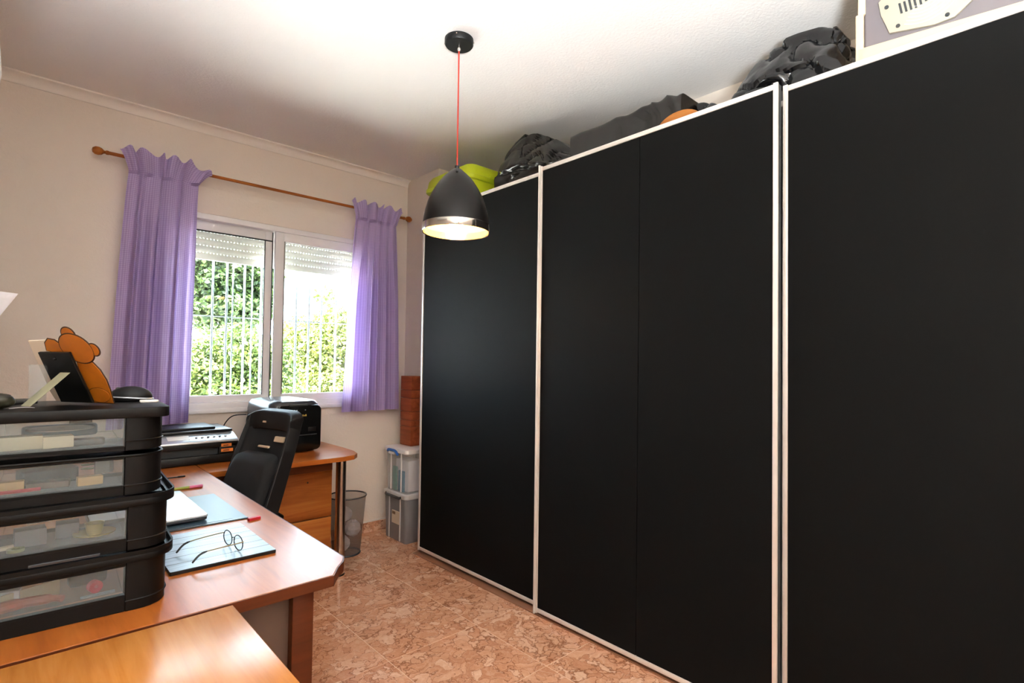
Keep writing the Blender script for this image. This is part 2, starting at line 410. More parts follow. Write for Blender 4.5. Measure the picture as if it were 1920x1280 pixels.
# ------------------------------------------------------------------ outdoors
gd = MB().grid(lambda u, v: (-30+70*u, YO+.0+40*v-(0), -.12+.06*noise.noise(Vector((u*60, v*40, 0)))+.02*v*20), 60, 40).build('ground', 'ground'); struct(gd)
def leaf_cloud(clusters, n, size, seed):
    rnd = random.Random(seed); mb = MB(); vs = []; fs = []
    tot = sum(c[1][0]*c[1][1]*c[1][2] for c in clusters)
    for (c, r) in clusters:
        for _ in range(int(n*r[0]*r[1]*r[2]/tot)):
            d = Vector((rnd.gauss(0, 1), rnd.gauss(0, 1), rnd.gauss(0, 1))).normalized()*(rnd.random()**.38)
            p = Vector((c[0]+d.x*r[0], c[1]+d.y*r[1], c[2]+d.z*r[2]))
            s = size*(.6+.8*rnd.random())
            a = Vector((rnd.gauss(0, 1), rnd.gauss(0, 1), rnd.gauss(-.3, .7))).normalized(); b = a.orthogonal().normalized()
            b = (b*math.cos(rnd.random()*6.3) + a.cross(b)*math.sin(rnd.random()*6.3)).normalized(); nn = a.cross(b)
            o = len(vs)
            vs += [p, p+a*s*.5+b*s*.3+nn*s*.08, p+a*s, p+a*s*.5-b*s*.3+nn*s*.08]; fs += [(o, o+1, o+2), (o, o+2, o+3)]
    mb.add(vs, fs); return mb
def tree(name, label, cat, base, trunk_h, tr, clusters, n, size, leaf, seed, group):
    t = thing(name, label, cat, base, 0, group)
    lc = [((c[0]-base[0], c[1]-base[1], c[2]-base[2]), r) for c, r in clusters]
    tm = MB(); tm.tube(spline([(0, 0, -.1), (.04, .03, trunk_h*.5), (-.02, 0, trunk_h)], 5), [tr*(1-.04*i) for i in range(11)], 8)
    for c, r in lc: tm.tube(spline([(-.01, 0, trunk_h*.7), (c[0]*.5, c[1]*.5, (trunk_h*.7+c[2])*.5), c], 4), [tr*.5*(1-.09*i) for i in range(9)], 6)
    tm.build('trunk', 'bark', t)
    f = leaf_cloud(lc, n, size, seed).build('foliage', leaf, t, smooth=0)
    f['kind'] = 'stuff'
    return t
rc = random.Random(3)
tree('leafy_tree', 'tall dark green tree seen through the left window pane', 'tree', (3.35, 11.6, 0), 1.6, .12,
     [((2.6, 11.4, 2.9), (.7, .5, .55)), ((3.35, 11.6, 3.1), (.7, .6, .65)), ((3.5, 11.8, 2.5), (.6, .5, .5)), ((2.9, 11.3, 2.2), (.7, .5, .45)), ((2.8, 11.7, 3.5), (.8, .6, .45))], 15000, .12, 'leaf_dark', 1, 'trees and bushes outside the window')
tree('leafy_bush', 'mid green bush below the tall tree, seen through the left pane', 'bush', (2.4, 8.3, 0), .8, .06,
     [((1.75, 8.2, 1.1), (.45, .4, .5)), ((2.3, 8.3, 1.3), (.5, .4, .5)), ((2.85, 8.5, 1.15), (.45, .4, .5)), ((2.0, 8.1, .7), (.7, .4, .4)), ((2.7, 8.1, .65), (.6, .4, .4))], 14000, .075, 'leaf_mid', 2, 'trees and bushes outside the window')
tree('leafy_bush', 'bright yellow-green bush filling the lower right window pane', 'bush', (4.6, 9.9, 0), .9, .07,
     [((3.85, 9.8, 1.5), (.55, .5, .6)), ((4.5, 9.9, 1.65), (.6, .5, .68)), ((5.2, 10.0, 1.75), (.65, .5, .7)), ((4.0, 9.5, .8), (.6, .4, .55)), ((4.9, 9.6, .8), (.7, .4, .55))], 14000, .085, 'leaf_yellow', 3, 'trees and bushes outside the window')
tree('slender_tree', 'slender sparse tree rising against white sky in the right pane', 'tree', (5.3, 12.0, 0), 2.4, .04,
     [((5.25, 12, 2.75), (.28, .25, .22)), ((5.45, 12.1, 2.2), (.3, .3, .25)), ((6.0, 12.2, 2.2), (.5, .4, .4))], 900, .11, 'leaf_mid', 4, 'trees and bushes outside the window')

# ------------------------------------------------------------------ sliding-door wardrobe
WD0, WD1 = 3.105, -.42            # far and near end along Y
wd = thing('sliding_wardrobe', 'long black sliding-door wardrobe with pale aluminium door frames', 'wardrobe', (2.03, 1.34, 0))
def wb(x0, x1, y0, y1, z0, z1): return box(x0-2.03, x1-2.03, y0-1.34, y1-1.34, z0, z1)
wb(2.09, 2.64, WD0-.035, WD0-.015, .0, 2.29).build('side_panel', 'ward_side', wd, .001)
wb(2.09, 2.64, WD1, WD1+.02, .0, 2.29).build('side_panel', 'ward_side', wd, .001)
wb(2.09, 2.64, WD1+.02, WD0-.035, 2.27, 2.29).build('top_panel', 'ward_side', wd, .001)
wb(2.09, 2.64, WD1+.02, WD0-.035, .02, .06).build('base_panel', 'ward_side', wd, .001)
wb(2.63, 2.645, WD1+.02, WD0-.035, .06, 2.27).build('back_panel', 'ward_side', wd)
for y in (1.94, .74): wb(2.09, 2.62, y-.01, y+.01, .06, 2.27).build('divider', 'ward_side', wd)
wb(1.992, 2.085, WD1, WD0, .0, .006).build('floor_track', pbr('bronze_track', '8a5f45', .35), wd, .002)
wb(2.066, 2.088, WD1+.005, WD0-.005, 2.262, 2.285).build('top_track', 'alu', wd, .002)
def door(xf, y0, y1, seam=None, lip=False):
    zb, zt = .022, 2.318
    st, rl = .017, .020
    ys_ = [(y0+st-.004, y1-st+.004)] if not seam else [(seam+.0015, y1-st+.004), (y0+st-.004, seam-.0015)]
    d = wb(xf+.006, xf+.022, ys_[0][0], ys_[0][1], zb+rl-.004, zt-rl+.004).build('door', 'ward', wd, .0008, 1)
    for a, b in ys_[1:]:
        wb(xf+.006, xf+.022, a, b, zb+rl-.004, zt-rl+.004).build('panel', 'ward', d, .0008, 1)
        wb(xf+.016, xf+.024, seam-.02, seam+.02, zb+rl, zt-rl).build('joint_strip', 'ward', d)
    for a, b in ((y0, y0+st), (y1-st, y1)):
        wb(xf, xf+.010, a, b, zb-.006, zt+.004).build('frame_stile', 'alu', d, .002)
        wb(xf+.010, xf+.034, a+.001, b-.001, zb-.002, zt).build('gap_filler', 'gasket', d)  # filler coloured dark for the shaded gap beside the door frames
    wb(xf+.001, xf+.020, y0+st, y1-st, zb, zb+rl).build('frame_rail', 'alu', d, .002)
    wb(xf+.001, xf+.020, y0+st, y1-st, zt-rl, zt).build('frame_rail', 'alu', d, .002)
    return d
door(2.03, 1.955, WD0)
dm = door(1.985, .752, 1.945, seam=1.336)
door(2.03, -.41, .7515)
wb(1.974, 1.987, 1.937, 1.945, .014, 2.326).build('handle_lip', 'alu', dm, .001, 1)

# ------------------------------------------------------------------ pendant lamp
PL = (1.412, 1.897)
pl = thing('pendant_lamp', 'black bell pendant lamp on a red cord, its warm bulb lit', 'lamp', (PL[0], PL[1], H))
cn = MB().lathe([(0, 0), (.060, 0), (.064, -.003), (.064, -.024), (.060, -.030), (.0, -.030)], 40).build('canopy', 'black_soft', pl)
for a in (.5, 2.2, 3.9, 5.6): MB().ball((.0645*math.cos(a), .0645*math.sin(a), -.013), .004, 8, 6).build('screw', 'steel', cn)
MB().lathe([(0, -.03), (.008, -.03), (.008, -.05), (.0045, -.056), (0, -.056)], 14).build('cord_grip', 'chrome', cn)
MB().tube([(0, 0, -.05), (.0, 0, -.30), (0, 0, -.60)], .0032, 8).build('cord', 'cord_red', pl)
zt = 2.152-H
prof = [(.010, 0), (.020, -.004), (.040, -.022), (.062, -.043), (.080, -.066), (.098, -.094), (.113, -.122), (.127, -.155), (.137, -.190), (.1435, -.225), (.147, -.255)]
sh_o = [(r, zt+z) for r, z in prof]; sh_i = [(max(.006, r-.0035), zt+z-.0005) for r, z in prof]
shd = MB().lathe(sh_o, 56).build('lamp_shade', 'lamp_black', pl)
MB().lathe(sh_i, 56).build('inner_lining', 'lamp_in', shd)
MB().lathe([(.1475, zt-.252), (.1495, zt-.254), (.1500, zt-.283), (.1482, zt-.286), (.1445, zt-.284), (.1440, zt-.254), (.1475, zt-.252)], 56).build('chrome_rim', 'chrome', shd)
MB().lathe([(0, zt+.012), (.010, zt+.012), (.011, zt-.004), (0, zt-.006)], 16).build('cap', 'black', shd)
dv = Vector((-.6, -.8, 0)).normalized()
MB().ball((dv.x*.052, dv.y*.052, zt-.031), .006, 10, 8).build('cord_stop', 'black', shd)
MB().tube([(0, 0, zt+.008), (dv.x*.03, dv.y*.03, zt-.006), (dv.x*.052, dv.y*.052, zt-.030)], .003, 6).build('cord_loop', 'black', shd)
MB().lathe([(0, zt-.03), (.018, zt-.03), (.02, zt-.1), (.015, zt-.125), (0, zt-.125)], 18).build('bulb_socket', 'black', pl)
me_ = NM('warm_bulb'); me_.set(Base_Color=(1, .8, .5, 1), Emission_Color=(1, .62, .26, 1), Emission_Strength=40)
M['bulb'] = me_.m
MB().lathe([(.012, zt-.122), (.016, zt-.160), (.030, zt-.200), (.036, zt-.226), (.032, zt-.248), (.019, zt-.264), (0, zt-.269)], 22).build('bulb', 'bulb', pl)

# ------------------------------------------------------------------ things on the wardrobe
ZT = 2.291
# lime green box
gb = thing('storage_tub', 'lime green lidded plastic tub on the far end of the wardrobe', 'tub', (2.255, 2.87, ZT))
def rr_loft(levels, name, mat, parent, n=5, open_top=False):
    mb = MB(); vs = []; k = None
    for (hx, hy, r, z) in levels:
        p = rrect(-hx, hx, -hy, hy, r, n); k = len(p); vs += [(x, y, z) for x, y in p]
    fs = [(i*k+j, i*k+(j+1) % k, (i+1)*k+(j+1) % k, (i+1)*k+j) for i in range(len(levels)-1) for j in range(k)]
    fs.append(tuple(range(k-1, -1, -1)))
    if not open_top: fs.append(tuple((len(levels)-1)*k+j for j in range(k)))
    return mb.add(vs, fs).build(name, mat, parent)
rr_loft([(.165, .215, .04, 0), (.175, .225, .045, .01), (.195, .243, .05, .165)], 'body', 'lime', gb)
ld = rr_loft([(.208, .256, .05, .160), (.212, .260, .05, .165), (.212, .260, .05, .186), (.206, .254, .05, .192), (.200, .248, .05, .235), (.185, .228, .05, .262), (.13, .17, .05, .270)], 'lid', 'lime', gb)
for s in (-1, 1): box(-.05, .05, s*.245-.02, s*.245+.02, .182, .200).build('clip', 'lime', ld, .006)

def ridge(p, amp): return amp*(1-2*abs(noise.noise(p)))
def crumple(p, sc_, amp):
    d = noise.voronoi(p*sc_)[0]; return amp*((d[1]-d[0])-.35)
def bag(name, label, cat, loc, sil, x0, x1, mat, group, seed, npts=70, fold=.012, lean=.0):
    """crumpled sack: faceted hull of jittered points under a silhouette (y, height), then folded and puckered"""
    t = thing(name, label, cat, loc, 0, group); rnd = random.Random(seed); bm = bmesh.new()
    ys = [p[0] for p in sil]
    def top(y):
        for (ya, za), (yb, zb) in zip(sil, sil[1:]):
            if ya <= y <= yb: return za+(zb-za)*(y-ya)/max(1e-6, yb-ya)
        return 0
    for k in range(npts):
        y = ys[0]+(ys[-1]-ys[0])*rnd.random(); h = top(y); fx = rnd.random()
        prof = (1-abs(2*fx-1)**3.2)
        z_ = h*prof*(.88+.12*rnd.random()) if rnd.random() < .75 else h*prof*rnd.random()
        bm.verts.new((x0+(x1-x0)*fx, y, max(0, z_)))
    for y, h in sil:
        for fx in (.3, .55): bm.verts.new((x0+(x1-x0)*fx, y, h))
        for fx in (.04, .12, .95): bm.verts.new((x0+(x1-x0)*fx, y, 0)); 
        bm.verts.new((x0+(x1-x0)*.03, y, h*.45))
    r = bmesh.ops.convex_hull(bm, input=bm.verts)
    bmesh.ops.delete(bm, geom=[v for v in bm.verts if not v.link_faces], context='VERTS')
    for _ in range(4):
        bmesh.ops.subdivide_edges(bm, edges=[e for e in bm.edges if e.calc_length() > .022], cuts=1, use_grid_fill=True)
    bmesh.ops.triangulate(bm, faces=bm.faces)
    bm.normal_update(); L0 = Vector(loc)
    for v in bm.verts:
        w_ = v.co+L0; wob = Vector((noise.noise(w_*7), noise.noise(w_*7+Vector((5, 0, 0))), noise.noise(w_*7+Vector((0, 7, 0)))))*.06
        q = w_+wob; k = smoothstep(0, .05, v.co.z)
        pull = (1-abs(noise.noise(Vector((q.x*6, q.y*7, q.z*11))))*2.2)
        d = -fold*1.8*max(0, pull)**3 + crumple(q, 5.5, fold*1.2) + ridge(q*14, fold*.2)
        v.co += v.normal*d*k
        v.co.z = max(0, v.co.z); v.co.x = max(v.co.x, 2.072-loc[0])
    me = bpy.data.meshes.new('bag_skin'); bm.to_mesh(me); bm.free()
    me.shade_smooth(); me.set_sharp_from_angle(angle=math.radians(26)); me.materials.append(M[mat])
    o = bpy.data.objects.new('bag_skin', me); COL.objects.link(o); o.parent = t
    return t
def superloft(hx_f, top_f, expo, y0, y1, endp):
    """closed shell: v runs along Y, u around a D-shaped section of half depth hx and height top"""
    def fn(u, v):
        y = y0+(y1-y0)*v; e = max(0, math.sin(math.pi*min(1, max(0, v))))**endp if 0 < v < 1 else 0
        a = math.pi*u; hx = hx_f(v)*e; tp = top_f(v)*max(e, .02)
        c, s_ = math.cos(a), math.sin(a)
        return (hx*math.copysign(abs(c)**(2/expo), c), y, tp*abs(s_)**(2/expo))
    return fn
# bag of textiles beside the tub: upright flat end, slumping toward the near side
bag('bin_bag', 'crumpled black bin bag slumped beside the lime tub', 'bag', (2.30, 2.18, ZT),
    [(-.305, .16), (-.20, .23), (-.08, .31), (.03, .365), (.14, .40), (.22, .37), (.295, .31)], -.185, .20, 'bag_grey', 'black bags on the wardrobe', 5, 34, .011)
# long wrapped box
pk = thing('wrapped_box', 'long low box wrapped in black polythene on the wardrobe', 'box', (2.315, 1.54, ZT))
def pk_fn(u, v):
    y = -.325+.645*v; hx = .19; tp = .215; a = math.pi*u; c, s_ = math.cos(a), math.sin(a); ex = 2/16
    q = Vector((hx*math.copysign(abs(c)**ex, c), y, tp*abs(s_)**ex))
    k = (.25+.75*smoothstep(.75, .05, v))*smoothstep(0, .04, v)*smoothstep(1, .97, v)
    d = (ridge(Vector((q.x*2, y*9-q.z*8, q.z*1.5)), .014) + crumple(Vector((q.x, y*1.5-q.z, q.z))+Vector((1, 2, 3)), 6, .012))*k
    return (q.x+d*math.copysign(1, q.x), q.y, max(0, q.z+d*(1 if q.z > .1 else 0)))
mb = MB(); mb.grid(pk_fn, 90, 90)
for v in (0, 1):
    mb.add([(0, -.325+.645*v, .08)] + [pk_fn(i/90, v) for i in range(91)], [(0, i+1, i+2) for i in range(90)])
mb.build('wrapping', 'bag_grey', pk, smooth=40, weld=True)
bag('bin_bag', 'small black bag end behind the orange wooden arch', 'bag', (2.33, 1.13, ZT),
    [(-.075, .10), (-.03, .16), (.02, .195), (.075, .20)], -.17, .16, 'bag', 'black bags on the wardrobe', 8, 16, .008)
ar = [(.115*math.cos(math.pi*k/16), .096*math.sin(math.pi*k/16)**.8) for k in range(17)]
tag(MB().prism(ar, -.028, .028, 'x').build('wooden_arch', wood('orange_wood', '8a4e1c', 'a8682e', 'b97d42', 'Y', .5), None, .004, loc=(2.085, 1.19, ZT)),
    'small orange wooden arch at the wardrobe front edge beside black bags', 'wooden arch')
# big shiny bag: one heap with two peaks
bag('bin_bag', 'big shiny black bin bag heaped between the wrapped box and the grey appliance', 'bag', (2.32, .80, ZT),
    [(-.222, .14), (-.20, .24), (-.155, .315), (-.10, .325), (-.04, .30), (.02, .335), (.07, .315), (.14, .275), (.21, .20), (.25, .10)], -.20, .22, 'bag', 'black bags on the wardrobe', 11, 26, .014)

# grey appliance with a cream surround and vent plate
ap = thing('portable_appliance', 'grey and cream portable appliance with a vented plate, cut by the top edge', 'appliance', (2.088, .30, ZT), math.radians(9))
box(.012, .25, -.215, .218, .0, .40).build('body', 'cream', ap, .012, 3)
box(.004, .03, -.205, .205, .07, .385).build('grey_panel', pbr('warm_grey_plastic', '635d60', .45), ap, .008, 3)
m = MB(); m.box(.0, .24, .205, .229, .03, .195).box(.0, .24, .200, .222, .19, .40).box(.0, .03, -.225, .225, .03, .078)
m.build('cream_edge', 'cream', ap, .004)
vp = [(.135, .098), (.02, .082), (-.03, .088), (-.085, .135), (-.10, .22), (-.02, .30), (.09, .28), (.165, .21), (.158, .165)]
vpl = MB(); vpl.prism([(y, z) for y, z in vp], -.006, .006, 'x'); vpo = vpl.build('vent_plate', pbr('pale_grey_plastic', '9c9687', .5), ap, .002)
for k in range(7):
    y = .102-.0125*k; h0 = .142+.0035*k+.0025*abs(k-3)
    MB().hexa([(-.0075, y-.003, h0), (.0, y-.003, h0), (.0, y+.003, h0), (-.0075, y+.003, h0), (-.0075, y-.003+.006, h0+.035), (0, y-.003+.006, h0+.035), (0, y+.003+.006, h0+.035), (-.0075, y+.003+.006, h0+.035)]).build('slot', 'gasket', vpo)
for k in range(6):
    r = .045+.011*k; pts = [(-.0065, .05+r*math.cos(a)*1.0, .20+r*math.sin(a)) for a in [math.pi*(1.15+.5*i/10) for i in range(11)]]
    pts = [p for p in pts if p[2] > .1 and p[1] < .14]
    if len(pts) > 2: MB().tube(pts, .0012, 5).build('rib', 'white', vpo)
for y, z in ((.142, .185), (.112, .112), (-.012, .100)): MB().lathe([(0, 0), (.006, 0), (.006, .003), (0, .003)], 12).build('screw', 'gasket', vpo).matrix_local = Matrix.Translation((-.006, y, z)) @ Matrix.Rotation(-math.pi/2, 4, 'Y')

# ------------------------------------------------------------------ curtain rod and curtains
ROD_Y, ROD_Z = 3.612, 2.403
rd = thing('curtain_rod', 'thin brown wooden curtain rod with round end knobs', 'curtain rod', (1.26, ROD_Y, ROD_Z))
MB().tube([(-.93, 0, 0), (.93, 0, 0)], .0095, 14).build('pole', 'rod', rd)
for s in (-1, 1):
    fn = MB().lathe([(0, 0), (.0115, 0), (.0115, .010), (.008, .014), (.0085, .020), (.018, .030), (.0225, .044), (.021, .058), (.012, .070), (0, .073)], 20).build('finial', 'rod', rd)
    fn.matrix_local = Matrix.Translation((s*.92, 0, 0)) @ Matrix.Rotation(s*math.pi/2, 4, 'Y')
for x in (-.79, .82):
    b_ = MB(); b_.tube([(x, .098, -.022), (x, .02, -.022), (x, 0, -.016)], .007, 10); b_.lathe([(0, 0), (.02, 0), (.02, .006), (0, .006)], 16, (0, 0, 0))
    b_.v = b_.v[:-64] + [(x+vx, .098-vz, -.022+vy) for vx, vy, vz in b_.v[-64:]]
    b_.build('bracket', 'rod', rd)
def curtain(label, top, poc, bot, zb, seed, fold_n, dips):
    rnd = random.Random(seed); ph = [rnd.random()*6.28 for _ in range(6)]
    t = thing('curtain', label, 'curtain', ((bot[0]+bot[1])/2, 3.60, zb[0]), 0, 'lilac curtains at the window')
    ox, oy, oz = t.location
    z_top, z_g = 2.447, 2.318
    def f(u):
        s = math.sin(2*math.pi*(fold_n*u+.22*math.sin(2*math.pi*u*1.3+ph[0]))+ph[1])
        return .75*s + .25*math.sin(2*math.pi*fold_n*2.1*u+ph[2])
    def fr(u): return math.sin(2*math.pi*(fold_n*1.7*u+.15*math.sin(6.28*2*u+ph[3]))+ph[4])
    def pt(u, v):
        zbu = zb[0]+(zb[1]-zb[0])*u + .006*f(u)
        if v < .10:
            k = v/.10; z = z_top+(z_g-z_top)*k + .012*(1-k)*fr(u)
            x0 = top[0]+(poc[0]-top[0])*k**.7; x1 = top[1]+(poc[1]-top[1])*k**.7
            z -= (1-k)*.045*smoothstep(.75, 1, u)*1.0 if top[2] else 0
            y = 3.574-.018*fr(u)*(1-.35*k)
        else:
            k = (v-.10)/.90; z = z_g+(zbu-z_g)*k; e = k**.75
            x0 = poc[0]+(bot[0]-poc[0])*e; x1 = poc[1]+(bot[1]-poc[1])*e
            A = .014+.034*smoothstep(0, .45, k)
            y = 3.588+.014*k - A*f(u) - .006*fr(u)*(1-smoothstep(0, .4, k))
            for (uc, wd_, dp) in dips: y += dp*math.exp(-((u-uc)/wd_)**2)*smoothstep(.0, .45, k)
        x = x0+(x1-x0)*(u+.026*math.sin(2*math.pi*fold_n*u+ph[5])*(1 if 0 < u < 1 else 0))
        return (x-ox, y-oy, z-oz)
    nu, nv = 190, 120
    mb = MB(); mb.grid(pt, nu, nv); o = mb.build('drape', 'curtain', t, smooth=60)
    me = o.data; uvl = me.uv_layers.new(name='UVMap'); L = (bot[1]-bot[0])*1.25
    for lp in me.loops:
        i = lp.vertex_index; uvl.data[lp.index].uv = ((i % (nu+1))/nu*L, me.vertices[i].co.z)
    # stitched gathering tape behind the heading, and bottom hem
    hb = MB(); hb.grid(lambda u, v: tuple(Vector(pt(u, .085+.02*v))+Vector((0, .006, 0))), nu, 2)
    hb.build('heading_tape', 'curtain', o, smooth=60)
    hm_ = MB(); hm_.grid(lambda u, v: tuple(Vector(pt(u, .955+.045*v))+Vector((0, .004, 0))), nu, 2)
    hm_.build('hem', 'curtain', o, smooth=60)
    return t
curtain('lilac checked curtain at left of the window, above the printer', (.388, .835, True), (.432, .765), (.368, .742), (.90, .915), 5, 3.5, [(.20, .02, .035), (.47, .022, .075), (.78, .02, .045)])
curtain('lilac checked curtain at right of the window, beside the wardrobe', (1.738, 2.162, False), (1.772, 2.105), (1.690, 2.165), (.925, .925), 9, 3.4, [(.22, .02, .04), (.48, .022, .06), (.78, .02, .05)])

# ------------------------------------------------------------------ desks
TZ = .74
def edge_top(poly, z0, z1, name, mat, parent, emat='cherry_edge', ew=.0015):
    o = MB().prism(poly, z0, z1).build(name, mat, parent, .0025, 2); return o
dk = thing('main_desk', 'cherry laminate desk holding the drawer tower and laptop', 'desk', (.19, 2.5, 0))
dx0, dx1, dy0, dy1 = -.32, .70, 1.335, 3.695
poly = [(dx0-.19, dy0-2.5)] + [(.62-.19, dy0-2.5), (.652-.19, 1.372-2.5+.008), (.682-.19, 1.412-2.5), (.70-.19, 1.445-2.5)] + [(dx1-.19, dy1-2.5), (dx0-.19, dy1-2.5)]
def inset_poly(poly, d):
    out = []; n = len(poly)
    for i in range(n):
        p0, p1, p2 = Vector(poly[i-1]), Vector(poly[i]), Vector(poly[(i+1) % n])
        a = (p1-p0).normalized(); b = (p2-p1).normalized(); na = Vector((-a.y, a.x)); nb = Vector((-b.y, b.x))
        k = (na+nb); k = k/max(.3, k.dot(na)); out.append(tuple(p1+k*d))
    return out
tp = MB().prism(inset_poly(poly, .003), TZ-.026, TZ).build('tabletop', 'cherry', dk, .001, 1)
ed = MB(); n_ = len(poly); ip = inset_poly(poly, .003)
for i in range(n_):
    a, b, c, d = poly[i], poly[(i+1) % n_], ip[(i+1) % n_], ip[i]
    ed.hexa([(*a, TZ-.028), (*b, TZ-.028), (*c, TZ-.028), (*d, TZ-.028), (*a, TZ-.0008), (*b, TZ-.0008), (*c, TZ-.0008), (*d, TZ-.0008)])
ed.build('edge_band', 'cherry_edge', tp, smooth=0)
box(.530-.19, .585-.19, 1.375-2.5, 1.425-2.5, .0, TZ-.028).build('leg', 'cherry_edge', dk, .003)
box(-.30-.19, .530-.19, 1.400-2.5, 1.416-2.5, .06, TZ-.028).build('end_panel', 'dark_panel', dk, .001)
box(-.30-.19, -.25-.19, 1.375-2.5, 1.425-2.5, 0, TZ-.028).build('leg', 'cherry_edge', dk, .003)
for x in (-.28, .60): box(x-.02-.19, x+.02-.19, 3.62-2.5, 3.66-2.5, 0, TZ-.026).build('leg', 'cherry_edge', dk, .003)
rt = thing('return_desk', 'cherry laminate return desk under the window with one steel leg', 'desk', (1.1, 3.3, 0))
rp = [(.704, 2.915), (1.40, 2.915), (1.47, 2.932), (1.515, 2.985), (1.538, 3.08), (1.545, 3.25), (1.535, 3.695), (.704, 3.695)]
rp = [(x-1.1, y-3.3) for x, y in rp]
tp2 = MB().prism(inset_poly(rp, .003), TZ-.024, TZ-.0002).build('tabletop', 'cherry_x', rt, .001, 1)
ed = MB(); ip = inset_poly(rp, .003); n_ = len(rp)
for i in range(n_):
    a, b, c, d = rp[i], rp[(i+1) % n_], ip[(i+1) % n_], ip[i]
    ed.hexa([(*a, TZ-.026), (*b, TZ-.026), (*c, TZ-.026), (*d, TZ-.026), (*a, TZ-.0008), (*b, TZ-.0008), (*c, TZ-.0008), (*d, TZ-.0008)])
ed.build('edge_band', 'cherry_x', tp2, smooth=0)
box(.72-1.1, 1.36-1.1, 2.98-3.3, 3.0-3.3, .66, TZ-.026).build('apron', 'cherry_edge', rt, .002)
lg = MB().lathe([(0, .012), (.030, .012), (.030, TZ-.03), (.034, TZ-.03), (.034, TZ-.026), (0, TZ-.026)], 26, (1.462-1.1, 3.085-3.3, 0)).build('leg', 'steel', rt)
MB().lathe([(0, 0), (.030, 0), (.034, .004), (.034, .010), (.028, .014), (0, .014)], 22, (1.462-1.1, 3.085-3.3, 0)).build('foot', 'black', lg)
box(1.36-1.1, 1.42-1.1, 3.08-3.3, 3.12-3.3, TZ-.044, TZ-.026).build('bracket', 'alu', rt, .002)
# drawer pedestal
pd = thing('drawer_pedestal', 'pine drawer pedestal under the return desk beside the steel leg', 'pedestal', (1.21, 3.39, 0))
box(-.21, .222, -.235, .25, .03, .675).build('body', 'drawer_wood', pd, .002)
for z0, z1 in ((.352, .668), (.04, .346)):
    d_ = box(-.208, .220, -.253, -.236, z0, z1).build('drawer', 'drawer_wood', pd, .002)
    MB().lathe([(0, 0), (.005, 0), (.005, .003), (0, .003)], 10).build('lock', 'outline', d_).matrix_local = Matrix.Translation((.07, -.253, (z0+z1)/2+.06)) @ Matrix.Rotation(math.pi/2, 4, 'X')
for x in (-.18, .19):
    for y in (-.2, .22): MB().lathe([(0, 0), (.02, 0), (.02, .03), (0, .03)], 12, (x, y, 0)).build('caster', 'black', pd)
# near cabinet, only its top shows
nc = thing('beech_cabinet', 'warm beech cabinet in the near foreground, its top pushed against the desk', 'cabinet', (.02, 1.06, 0))
box(-.355, .357, -.26, .270, .712, .738).build('top', 'beech', nc, .002)
box(-.34, .339, -.25, .262, .03, .712).build('body', 'beech', nc, .002)
for z0, z1 in ((.05, .26), (.265, .475), (.48, .69)):
    d_ = box(.339, .352, -.24, .255, z0, z1).build('drawer', 'beech', nc, .002)
    MB().lathe([(0, 0), (.006, 0), (.006, .012), (.013, .018), (.012, .026), (0, .028)], 14).build('knob', 'steel', d_).matrix_local = Matrix.Translation((.352, .0, (z0+z1)/2)) @ Matrix.Rotation(math.pi/2, 4, 'Y')
for x in (-.31, .31):
    for y in (-.22, .24): box(x-.02, x+.02, y-.02, y+.02, 0, .03).build('foot', 'black', nc)

# unseen uplighter added behind the camera: fill light off the ceiling
fl = thing('added_uplighter', 'black uplighter with a wide bowl, added unseen behind the camera as fill light', 'added fill lamp', (-.12, -.45, 0))
MB().lathe([(0, 0), (.15, 0), (.15, .012), (.02, .022), (0, .022)], 32).build('base', 'black', fl)
MB().tube([(0, 0, .02), (0, 0, 1.20)], .012, 12).build('pole', 'black', fl)
MB().lathe([(.012, 1.18), (.06, 1.19), (.14, 1.23), (.19, 1.28), (.187, 1.282), (.135, 1.237), (.06, 1.20), (.012, 1.19)], 36).build('bowl', 'black', fl)
MB().ball((0, 0, 1.225), .028, 16, 10).build('bulb', 'white', fl)
ul = bpy.data.lights.new('fill_light', 'SPOT'); ul.energy = UPW; ul.spot_size = math.radians(142); ul.spot_blend = .2; ul.shadow_soft_size = .17; ul.color = (.88, .95, 1)
uo = bpy.data.objects.new('fill_light', ul); COL.objects.link(uo); uo.parent = fl; uo.location = (0, 0, 1.285); uo.rotation_euler = (math.pi, 0, 0)

